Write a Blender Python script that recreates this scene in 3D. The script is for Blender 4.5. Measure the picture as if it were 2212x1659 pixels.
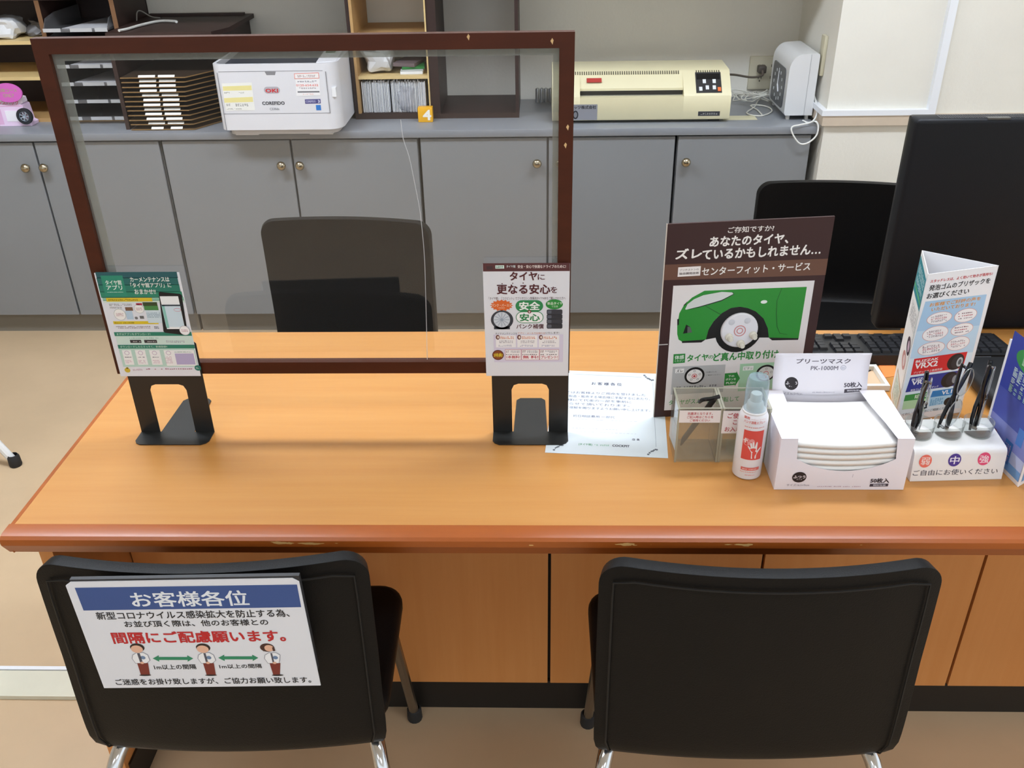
import bpy, bmesh, math, random
from mathutils import Vector, Matrix
random.seed(7)
for o in list(bpy.data.objects): bpy.data.objects.remove(o, do_unlink=True)
SC = bpy.context.scene
COL = SC.collection

# ------------------------------------------------------------------ camera
PITCH, ROLL, YAW = [math.radians(a) for a in (29.826, -1.05, -1.903)]
fw = Vector((math.sin(YAW)*math.cos(PITCH), math.cos(YAW)*math.cos(PITCH), -math.sin(PITCH)))
r0 = Vector((math.cos(YAW), -math.sin(YAW), 0)); u0 = r0.cross(fw)
rt = r0*math.cos(ROLL) + u0*math.sin(ROLL); up = -r0*math.sin(ROLL) + u0*math.cos(ROLL)
cd = bpy.data.cameras.new('camera'); cam = bpy.data.objects.new('camera', cd); COL.objects.link(cam)
cam.matrix_world = Matrix(((rt.x, up.x, -fw.x, 0), (rt.y, up.y, -fw.y, 0), (rt.z, up.z, -fw.z, 1.615), (0, 0, 0, 1)))
cd.sensor_fit = 'HORIZONTAL'; cd.sensor_width = 36; cd.lens = 1986.8*36/2212; cd.clip_start = .05
SC.camera = cam

# ------------------------------------------------------------------ light and exposure
SC.view_settings.view_transform = 'Standard'; SC.view_settings.look = 'None'
SC.view_settings.gamma = 1; SC.view_settings.use_curve_mapping = False
SC.view_settings.exposure = 0.72
W = bpy.data.worlds.new('shop_daylight'); SC.world = W; W.use_nodes = True
W.node_tree.nodes['Background'].inputs[0].default_value = (.86, .94, 1, 1)
W.node_tree.nodes['Background'].inputs[1].default_value = .85
LAMPS = [(-1.4, 2.05, 1.9), (.75, 2.05, 1.4), (-1.3, .1, .45), (.9, .1, .45), (-1.3, -2.2, .6), (.9, -2.2, .6)]   # ceiling troffers: x, y, strength
LAMP_POWER = 15.0

# ------------------------------------------------------------------ materials
def lin(h):
    out = []
    for i in (0, 2, 4):
        c = int(h[i:i+2], 16)/255
        out.append(c/12.92 if c <= .04045 else ((c+.055)/1.055)**2.4)
    return (*out, 1)
MATS = {}
def N(nt, kind, **kw):
    n = nt.nodes.new(kind)
    for k, v in kw.items(): setattr(n, k, v)
    return n
def M(name, hexc='808080', rough=.5, metal=0, spec=.5, bump=None, vary=None, stretch=(1, 1, 1), emit=None, coat=0, alt=None):
    """principled material; vary=(scale, amount), bump=(scale, strength), alt = second colour of the grain"""
    if name in MATS: return MATS[name]
    m = bpy.data.materials.new(name); m.use_nodes = True; nt = m.node_tree; p = nt.nodes['Principled BSDF']
    p.inputs['Base Color'].default_value = lin(hexc); p.inputs['Roughness'].default_value = rough
    p.inputs['Metallic'].default_value = metal; p.inputs['Specular IOR Level'].default_value = spec
    p.inputs['Coat Weight'].default_value = coat
    if emit: p.inputs['Emission Color'].default_value = lin(hexc); p.inputs['Emission Strength'].default_value = emit
    if vary or bump:
        tc = N(nt, 'ShaderNodeTexCoord'); mp = N(nt, 'ShaderNodeMapping'); mp.inputs['Scale'].default_value = stretch
        nt.links.new(tc.outputs['Object'], mp.inputs['Vector'])
    if vary:
        ns = N(nt, 'ShaderNodeTexNoise'); ns.inputs['Scale'].default_value = vary[0]; ns.inputs['Detail'].default_value = 6
        ns.inputs['Roughness'].default_value = .6
        nt.links.new(mp.outputs[0], ns.inputs['Vector'])
        mx = N(nt, 'ShaderNodeMix', data_type='RGBA'); c = lin(hexc)
        if alt: a, b = c, lin(alt)
        else: a = tuple(v*(1-vary[1]) for v in c[:3])+(1,); b = tuple(min(1, v*(1+vary[1])) for v in c[:3])+(1,)
        mx.inputs[6].default_value = a; mx.inputs[7].default_value = b
        rp = N(nt, 'ShaderNodeMapRange'); rp.inputs[1].default_value = .3; rp.inputs[2].default_value = .7
        nt.links.new(ns.outputs['Fac'], rp.inputs[0]); nt.links.new(rp.outputs[0], mx.inputs[0])
        nt.links.new(mx.outputs[2], p.inputs['Base Color'])
    if bump:
        n2 = N(nt, 'ShaderNodeTexNoise'); n2.inputs['Scale'].default_value = bump[0]; n2.inputs['Detail'].default_value = 3
        nt.links.new(mp.outputs[0], n2.inputs['Vector'])
        bp = N(nt, 'ShaderNodeBump'); bp.inputs['Strength'].default_value = bump[1]; bp.inputs['Distance'].default_value = .002
        nt.links.new(n2.outputs['Fac'], bp.inputs['Height']); nt.links.new(bp.outputs[0], p.inputs['Normal'])
    MATS[name] = m
    return m
def CLEAR(name, tint='f4f6f4', haze=.03, hazecol='c8c8c4', rough=.02, ior=1.45, bump=None):
    """thin clear plastic or glass: transparent + fresnel gloss + a little milky haze"""
    if name in MATS: return MATS[name]
    m = bpy.data.materials.new(name); m.use_nodes = True; nt = m.node_tree; nt.nodes.clear()
    out = N(nt, 'ShaderNodeOutputMaterial'); tr = N(nt, 'ShaderNodeBsdfTransparent'); tr.inputs[0].default_value = lin(tint)
    gl = N(nt, 'ShaderNodeBsdfGlossy'); gl.inputs['Roughness'].default_value = rough
    df = N(nt, 'ShaderNodeBsdfDiffuse'); df.inputs[0].default_value = lin(hazecol)
    lw = N(nt, 'ShaderNodeLayerWeight'); lw.inputs[0].default_value = .5
    pw = N(nt, 'ShaderNodeMath', operation='POWER'); pw.inputs[1].default_value = 4
    f0 = ((ior-1)/(ior+1))**2
    fr = N(nt, 'ShaderNodeMath', operation='MULTIPLY_ADD'); fr.inputs[1].default_value = 1-f0; fr.inputs[2].default_value = f0
    nt.links.new(lw.outputs['Facing'], pw.inputs[0]); nt.links.new(pw.outputs[0], fr.inputs[0])
    a = N(nt, 'ShaderNodeMixShader'); a.inputs[0].default_value = haze
    b = N(nt, 'ShaderNodeMixShader')
    nt.links.new(tr.outputs[0], a.inputs[1]); nt.links.new(df.outputs[0], a.inputs[2])
    nt.links.new(fr.outputs[0], b.inputs[0]); nt.links.new(a.outputs[0], b.inputs[1]); nt.links.new(gl.outputs[0], b.inputs[2])
    nt.links.new(b.outputs[0], out.inputs[0])
    if bump:
        tc = N(nt, 'ShaderNodeTexCoord'); mp = N(nt, 'ShaderNodeMapping'); mp.inputs['Scale'].default_value = (6, 6, 1)
        ns = N(nt, 'ShaderNodeTexNoise'); ns.inputs['Scale'].default_value = bump[0]
        bp = N(nt, 'ShaderNodeBump'); bp.inputs['Strength'].default_value = bump[1]; bp.inputs['Distance'].default_value = .01
        nt.links.new(tc.outputs['Object'], mp.inputs[0]); nt.links.new(mp.outputs[0], ns.inputs['Vector'])
        nt.links.new(ns.outputs['Fac'], bp.inputs['Height']); nt.links.new(bp.outputs[0], gl.inputs['Normal'])
    MATS[name] = m
    return m
def INK(h): return M('ink_'+h, h, .45, spec=.4)

# ------------------------------------------------------------------ mesh helpers (world coordinates)
WM = {}
class MB:
    def __init__(s): s.v = []; s.f = []; s.mi = []
    def add(s, vs, fs, mi=0):
        b = len(s.v); s.v += [tuple(p) for p in vs]; s.f += [tuple(b+i for i in f) for f in fs]; s.mi += [mi]*len(fs); return s
    def hexa(s, p, mi=0):   # 4 bottom then 4 top, counter-clockwise
        return s.add(p, [(3, 2, 1, 0), (4, 5, 6, 7), (0, 1, 5, 4), (1, 2, 6, 5), (2, 3, 7, 6), (3, 0, 4, 7)], mi)
    def box(s, x0, x1, y0, y1, z0, z1, mi=0):
        return s.hexa([(x0, y0, z0), (x1, y0, z0), (x1, y1, z0), (x0, y1, z0), (x0, y0, z1), (x1, y0, z1), (x1, y1, z1), (x0, y1, z1)], mi)
    def rbox(s, x0, x1, y0, y1, z0, z1, r=.004, seg=2, mi=0, mat=None):
        bm = bmesh.new(); bmesh.ops.create_cube(bm, size=1)
        for v in bm.verts:
            v.co = Vector(((x0+x1)/2+v.co.x*(x1-x0), (y0+y1)/2+v.co.y*(y1-y0), (z0+z1)/2+v.co.z*(z1-z0)))
        bmesh.ops.bevel(bm, geom=bm.edges[:], offset=r, segments=seg, profile=.5, affect='EDGES')
        return s.bm(bm, mi, mat)
    def bm(s, bm, mi=0, mat=None):
        bm.verts.index_update()
        vs = [(mat @ v.co) if mat else v.co.copy() for v in bm.verts]
        s.add(vs, [[v.index for v in f.verts] for f in bm.faces], mi); bm.free(); return s
    def prism(s, poly, fn, a, b, mi=0):
        """poly of (p,q); fn(p,q,t) -> point; extruded from t=a to t=b"""
        n = len(poly); vs = [fn(p, q, a) for p, q in poly]+[fn(p, q, b) for p, q in poly]
        fs = [tuple(range(n))[::-1], tuple(range(n, 2*n))]+[(i, (i+1) % n, n+(i+1) % n, n+i) for i in range(n)]
        return s.add(vs, fs, mi)
    def tube(s, pts, r, seg=8, mi=0, caps=True, closed=False):
        pts = [Vector(p) for p in pts]; n = len(pts); rings = []; prev = None
        rr = r if isinstance(r, (list, tuple)) else [r]*n
        for i, p in enumerate(pts):
            if closed: d = pts[(i+1) % n]-pts[i-1]
            else: d = pts[min(i+1, n-1)]-pts[max(i-1, 0)]
            d.normalize()
            if prev is None: a = d.orthogonal().normalized()
            else: a = (prev-d*prev.dot(d)).normalized()
            prev = a; b = d.cross(a)
            rings.append([p+(a*math.cos(t)+b*math.sin(t))*rr[i] for t in [2*math.pi*k/seg for k in range(seg)]])
        vs = [q for g in rings for q in g]; fs = []
        for i in range(n if closed else n-1):
            j = (i+1) % n
            for k in range(seg): fs.append((i*seg+k, i*seg+(k+1) % seg, j*seg+(k+1) % seg, j*seg+k))
        if caps and not closed: fs += [tuple(range(seg))[::-1], tuple((n-1)*seg+k for k in range(seg))]
        return s.add(vs, fs, mi)
    def lathe(s, prof, c=(0, 0, 0), seg=24, mi=0, mat=None, caps=False):
        vs = []; fs = []
        for r, z in prof:
            for k in range(seg):
                t = 2*math.pi*k/seg; p = Vector((c[0]+r*math.cos(t), c[1]+r*math.sin(t), c[2]+z)); vs.append(mat @ p if mat else p)
        for i in range(len(prof)-1):
            for k in range(seg): fs.append((i*seg+k, i*seg+(k+1) % seg, (i+1)*seg+(k+1) % seg, (i+1)*seg+k))
        if caps: fs += [tuple(range(seg))[::-1], tuple((len(prof)-1)*seg+k for k in range(seg))]
        return s.add(vs, fs, mi)
    def grid(s, nu, nv, fn, mi=0):
        vs = [fn(i/nu, j/nv) for j in range(nv+1) for i in range(nu+1)]
        fs = [(j*(nu+1)+i, j*(nu+1)+i+1, (j+1)*(nu+1)+i+1, (j+1)*(nu+1)+i) for j in range(nv) for i in range(nu)]
        return s.add(vs, fs, mi)
    def build(s, name, mats, parent=None, origin=None, smooth=35, inv=None, fix=True):
        me = bpy.data.meshes.new(name); base = Vector(origin) if origin else Vector((0, 0, 0))
        wm = WM[parent.name] if parent else Matrix.Translation(base)
        if inv is None: inv = wm.inverted()
        me.from_pydata([inv @ Vector(p) for p in s.v], [], s.f); me.polygons.foreach_set('material_index', s.mi)
        for m in (mats if isinstance(mats, (list, tuple)) else [mats]): me.materials.append(m)
        if fix:
            bm = bmesh.new(); bm.from_mesh(me); bmesh.ops.recalc_face_normals(bm, faces=bm.faces[:]); bm.to_mesh(me); bm.free()
        me.update()
        if smooth:
            me.polygons.foreach_set('use_smooth', [True]*len(me.polygons)); me.set_sharp_from_angle(angle=math.radians(smooth))
        o = bpy.data.objects.new(name, me); COL.objects.link(o)
        if parent: o.parent = parent
        else: o.location = base
        WM[o.name] = wm
        return o
def tag(o, label, cat, group=None, kind=None):
    o['label'] = label; o['category'] = cat
    if group: o['group'] = group
    if kind: o['kind'] = kind
    return o
def thing(name, label, cat, loc=(0, 0, 0), rz=0, group=None):
    o = bpy.data.objects.new(name, None); COL.objects.link(o); o.empty_display_size = .05
    o.location = loc; o.rotation_euler = (0, 0, rz); WM[o.name] = Matrix.Translation(loc) @ Matrix.Rotation(rz, 4, 'Z')
    return tag(o, label, cat, group)
def struct(name, mb, mat, parent=None):
    o = mb.build(name, mat, parent)
    if not parent: o['kind'] = 'structure'
    return o
def dup(root, loc, rz, label, group=None):
    r = root.copy(); COL.objects.link(r); r.location = loc; r.rotation_euler = (0, 0, rz); r['label'] = label
    if group: r['group'] = group
    for ch in list(root.children):
        c = ch.copy(); COL.objects.link(c); c.parent = r
        for g in list(ch.children):
            d = g.copy(); COL.objects.link(d); d.parent = c
    return r
def rrect(x0, y0, x1, y1, r, n=5):
    r = min(r, (x1-x0)/2, (y1-y0)/2); out = []
    for cx, cy, a in ((x1-r, y1-r, 0), (x0+r, y1-r, 90), (x0+r, y0+r, 180), (x1-r, y0+r, 270)):
        out += [(cx+r*math.cos(math.radians(a+90*k/n)), cy+r*math.sin(math.radians(a+90*k/n))) for k in range(n+1)]
    return out
def smoothpath(pts, n=6):
    """Catmull-Rom through the points"""
    p = [Vector(q) for q in pts]; p = [p[0]*2-p[1]]+p+[p[-1]*2-p[-2]]; out = []
    for i in range(1, len(p)-2):
        for k in range(n):
            t = k/n; a, b, c, d = p[i-1], p[i], p[i+1], p[i+2]
            out.append(.5*((2*b)+(c-a)*t+(2*a-5*b+4*c-d)*t*t+(3*b-a-3*c+d)*t**3))
    return out+[p[-2]]

# ------------------------------------------------------------------ printing: flat ink laid on a sheet
TXT = {}
def glyphs(text, bold):
    k = text
    if k not in TXT:
        c = bpy.data.curves.new('txt', 'FONT'); c.body = text; c.resolution_u = 2; c.fill_mode = 'FRONT'
        o = bpy.data.objects.new('txt', c); COL.objects.link(o)
        me = bpy.data.meshes.new_from_object(o.evaluated_get(bpy.context.evaluated_depsgraph_get()))
        vs = [(v.co.x, v.co.y) for v in me.vertices]; fs = [tuple(p.vertices) for p in me.polygons]
        bpy.data.objects.remove(o); bpy.data.curves.remove(c); bpy.data.meshes.remove(me)
        xs = [v[0] for v in vs]; ys = [v[1] for v in vs]; a, b, w, h = min(xs), min(ys), max(xs)-min(xs), max(ys)-min(ys)
        TXT[k] = ([((x-a)/w, (y-b)/h) for x, y in vs], fs, w, h)
    return TXT[k]
def printing(items, fn, parent, name='printing', step=.00012, lift=.00012):
    """items in millimetres; fn(x_m, y_m, lift) -> world point"""
    mb = MB(); mats = []; idx = {}; rnd = random.Random(len(items))
    def put(vs, fs, col, lay):
        if col not in idx: idx[col] = len(mats); mats.append(INK(col))
        mb.add([fn(x/1000, y/1000, lift+lay*step) for x, y in vs], fs, idx[col])
    def poly(vs, col, lay): put(vs, [tuple(range(len(vs)))], col, lay)
    for it in items:
        k = it[0]
        if k == 't':
            _, tx, col, x0, y0, x1, y1, bold, lay = it; vs, fs, gw, gh = glyphs(tx, bold); e = (0, .014, .026)[bold]   # weight: overprinted with small offsets
            for q, (a, b) in enumerate((((0, 0),), ((-1, -1), (1, -1), (-1, 1), (1, 1)), ((-1, -1), (1, -1), (-1, 1), (1, 1), (0, 0)))[bold]):
                put([(x0+(u+a*e/gw)*(x1-x0), y0+(v+b*e/gh)*(y1-y0)) for u, v in vs], fs, col, lay+q*.2)
        elif k == 'r': poly([(it[2], it[3]), (it[4], it[3]), (it[4], it[5]), (it[2], it[5])], it[1], it[6])
        elif k == 'rr': poly(rrect(it[2], it[3], it[4], it[5], (it[5]-it[3])/2*it[6], 6), it[1], it[7])
        elif k == 'e': poly([(it[2]+it[4]*math.cos(t), it[3]+it[5]*math.sin(t)) for t in [2*math.pi*q/28 for q in range(28)]], it[1], it[6])
        elif k == 'p':
            pts = [Vector((p[0], p[1], 0)) for p in it[2]]
            from mathutils.geometry import tessellate_polygon
            put(it[2], [tuple(t) for t in tessellate_polygon([pts])], it[1], it[3])
        elif k == 'd':
            _, col, x0, y0, x1, y1, n, lay = it
            rows = max(1, int((y1-y0)/2.3+.4)); rh = (y1-y0)/rows; cw = (x1-x0)/n
            for r in range(rows):
                for c in range(n):
                    if rnd.random() < .12: continue
                    w = cw*rnd.uniform(.45, .85); h = rh*rnd.uniform(.4, .66); a = x0+c*cw; b = y0+r*rh+rh*.15
                    poly([(a, b), (a+w, b), (a+w, b+h), (a, b+h)], col, lay)
    o = mb.build(name, mats, parent, smooth=0, fix=False); o['kind'] = 'stuff'   # lettering too small to pick apart
    return o
def sheet(o, ux, uy):
    o = Vector(o); ux = Vector(ux).normalized(); uy = Vector(uy).normalized(); n = ux.cross(uy)
    return lambda x, y, l=0: o+ux*x+uy*y+n*l

# printed matter, measured in millimetres on each sheet
P_APP=[
 ('r','2a5d63',2.5,184.9,137.6,195.8,1),
 ('r','2b6a66',2.0,172.5,136.9,185.6,1),
 ('r','2c7a68',1.8,159.9,137.3,173.2,1),
 ('r','31876b',1.7,149.8,138.9,160.6,1),
 ('r','8fc2aa',3.4,144.1,140.1,150.5,1),
 ('r','d3e6da',3.2,140.6,140.6,144.7,1),
 ('r','2e8c72',9.7,152.8,46.3,189.7,2),
 ('t', 'タイヤ館', 'eef5ee', 15.3, 173.2, 42.1, 181.5, 1, 3),
 ('t', 'アプリ', 'eef5ee', 14.9, 164.2, 41.2, 172.4, 1, 3),
 ('d','bcdccf',14.2,158.9,41.8,161.2,14,3),
 ('t', 'カーメンテナンスは', 'f3f4ec', 57.6, 178.5, 122.7, 186.6, 1, 3),
 ('t', '「タイヤ館アプリ」に', 'f3f4ec', 56.3, 168.0, 123.8, 176.5, 1, 3),
 ('t', 'おまかせ!!', 'f3f4ec', 60.2, 156.3, 95.5, 165.1, 1, 3),
 ('r','ddc12c',9.4,142.8,86.7,149.6,3),
 ('d','7d6a1e',12.8,144.2,63.7,147.9,16,4),
 ('d','9a9a96',12.0,134.9,51.1,139.6,14,2),
 ('d','9a9a96',11.8,129.9,32.2,133.8,14,2),
 ('r','3c4a2c',69.0,134.7,93.5,141.5,2),
 ('r','4c8a4a',69.9,126.8,93.6,134.8,2),
 ('r','cfdfe6',71.1,103.0,96.4,126.5,3),
 ('d','8aa0b0',72.1,112.8,94.8,123.3,14,4),
 ('r','7b5a44',37.5,125.9,50.2,132.4,2),
 ('r','b9cfe0',36.6,109.7,47.8,126.0,2),
 ('e','c8ccc8',26.1,118.9,10.2,10.9,3),
 ('e','f4f2ee',26.1,118.9,9.3,9.8,4),
 ('e','c8ccc8',61.1,129.7,8.3,8.5,3),
 ('e','f4f2ee',61.1,129.7,7.5,7.7,4),
 ('d','c99aa2',19.7,115.7,32.5,122.2,14,5),
 ('d','c99aa2',55.8,126.5,66.3,132.3,14,5),
 ('r','b2364a',57.8,136.1,67.9,139.8,4),
 ('e','777777',52.5,112.3,2.7,2.6,2),
 ('r','666666',58.7,111.0,65.7,116.2,2),
 ('r','ddc12c',11.3,100.8,88.2,106.4,2),
 ('d','7d6a1e',13.9,102.2,47.3,104.9,14,3),
 ('d','9d8f94',14.1,92.6,73.3,98.1,20,2),
 ('d','555560',76.7,91.9,87.5,97.2,4,2),
 ('p','17191c',[[100.2,158.2],[102.3,160.1],[135.5,156.4],[138.0,154.2],[134.3,83.8],[131.1,79.8],[96.2,84.6],[93.7,87.3]],5),
 ('r','f2f4f4',100.7,91.7,131.6,152.3,6),
 ('r','cfe0ea',100.2,95.7,131.2,136.0,7),
 ('r','8fc9bd',100.6,93.8,105.2,136.0,8),
 ('r','2a3540',100.8,134.5,134.1,137.0,8),
 ('e','d88a98',125.6,127.5,6.2,3.1,9),
 ('e','cfe0ea',125.6,127.5,5.5,2.3,10),
 ('e','b8b8bc',130.5,89.1,8.9,9.0,9),
 ('e','f5f2f2',130.5,89.1,8.2,8.2,10),
 ('d','c99aa2',125.1,86.4,136.0,91.7,5,11),
 ('r','2f8068',7.9,78.5,140.7,85.9,2),
 ('t', 'まずはアプリをダウンロード!', 'd8ecdf', 12.1, 80.1, 70.0, 84.3, 0, 3),
 ('r','cfe3d9',9.0,62.2,141.0,78.6,1),
 ('r','3a3538',32.0,65.2,51.2,71.1,2),
 ('r','3a3538',56.4,65.1,78.3,71.1,2),
 ('d','bbbbbb',37.0,66.5,50.2,69.5,5,3),
 ('d','bbbbbb',61.7,66.4,77.4,69.4,5,3),
 ('d','7ba596',31.8,73.4,83.0,75.5,18,2),
 ('d','a09aa8',94.3,65.2,127.1,70.0,10,2),
 ('r','2f8068',8.6,54.4,141.5,61.6,2),
 ('t', 'ダウンロードしたらさっそく、新規登録!!', 'd8ecdf', 12.3, 55.9, 93.9, 60.0, 0, 3),
 ('r','bcd9cc',8.8,18.7,140.0,54.4,1),
 ('r','f1f0ee',13.6,22.7,29.4,51.4,2),
 ('r','f1f0ee',36.2,22.7,53.8,51.4,2),
 ('r','f1f0ee',60.8,22.6,79.1,51.3,2),
 ('r','f1f0ee',86.0,20.6,138.6,51.2,2),
 ('e','c9b4c8',21.4,46.0,4.4,4.1,3),
 ('e','f1f0ee',21.4,46.0,3.4,3.0,4),
 ('e','c9b4c8',45.1,45.9,4.4,4.1,3),
 ('e','f1f0ee',45.1,45.9,3.4,3.0,4),
 ('e','c9b4c8',69.4,45.8,4.3,4.0,3),
 ('e','f1f0ee',69.4,45.8,3.4,2.9,4),
 ('e','c9b4c8',93.6,45.8,4.4,4.1,3),
 ('e','f1f0ee',93.6,45.8,3.4,3.0,4),
 ('d','77727c',16.2,36.4,27.8,39.2,6,3),
 ('d','cfa8bc',15.3,25.5,27.2,32.4,6,3),
 ('d','77727c',39.4,36.4,50.9,39.1,6,3),
 ('d','cfa8bc',38.5,25.4,50.4,32.3,6,3),
 ('d','77727c',64.3,36.3,75.9,39.1,6,3),
 ('d','cfa8bc',63.5,25.4,75.4,32.2,6,3),
 ('d','cfa8bc',85.7,25.3,98.0,39.7,6,3),
 ('r','b9aed0',104.1,23.1,136.6,44.7,3),
 ('d','6e9a8a',104.5,46.6,134.4,48.7,12,3),
 ('e','d0b43a',14.6,12.1,4.9,4.7,2),
 ('r','d0b43a',13.8,15.2,16.9,17.9,2),
 ('e','2c7a6c',139.0,16.2,5.6,5.5,2),
 ('d','cfe3d9',136.3,14.2,141.6,18.3,3,3),
 ('d','b07a8c',47.8,12.8,130.4,16.2,22,2),
 ('d','c9aab8',24.3,10.9,41.7,15.1,8,2),
]
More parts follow.
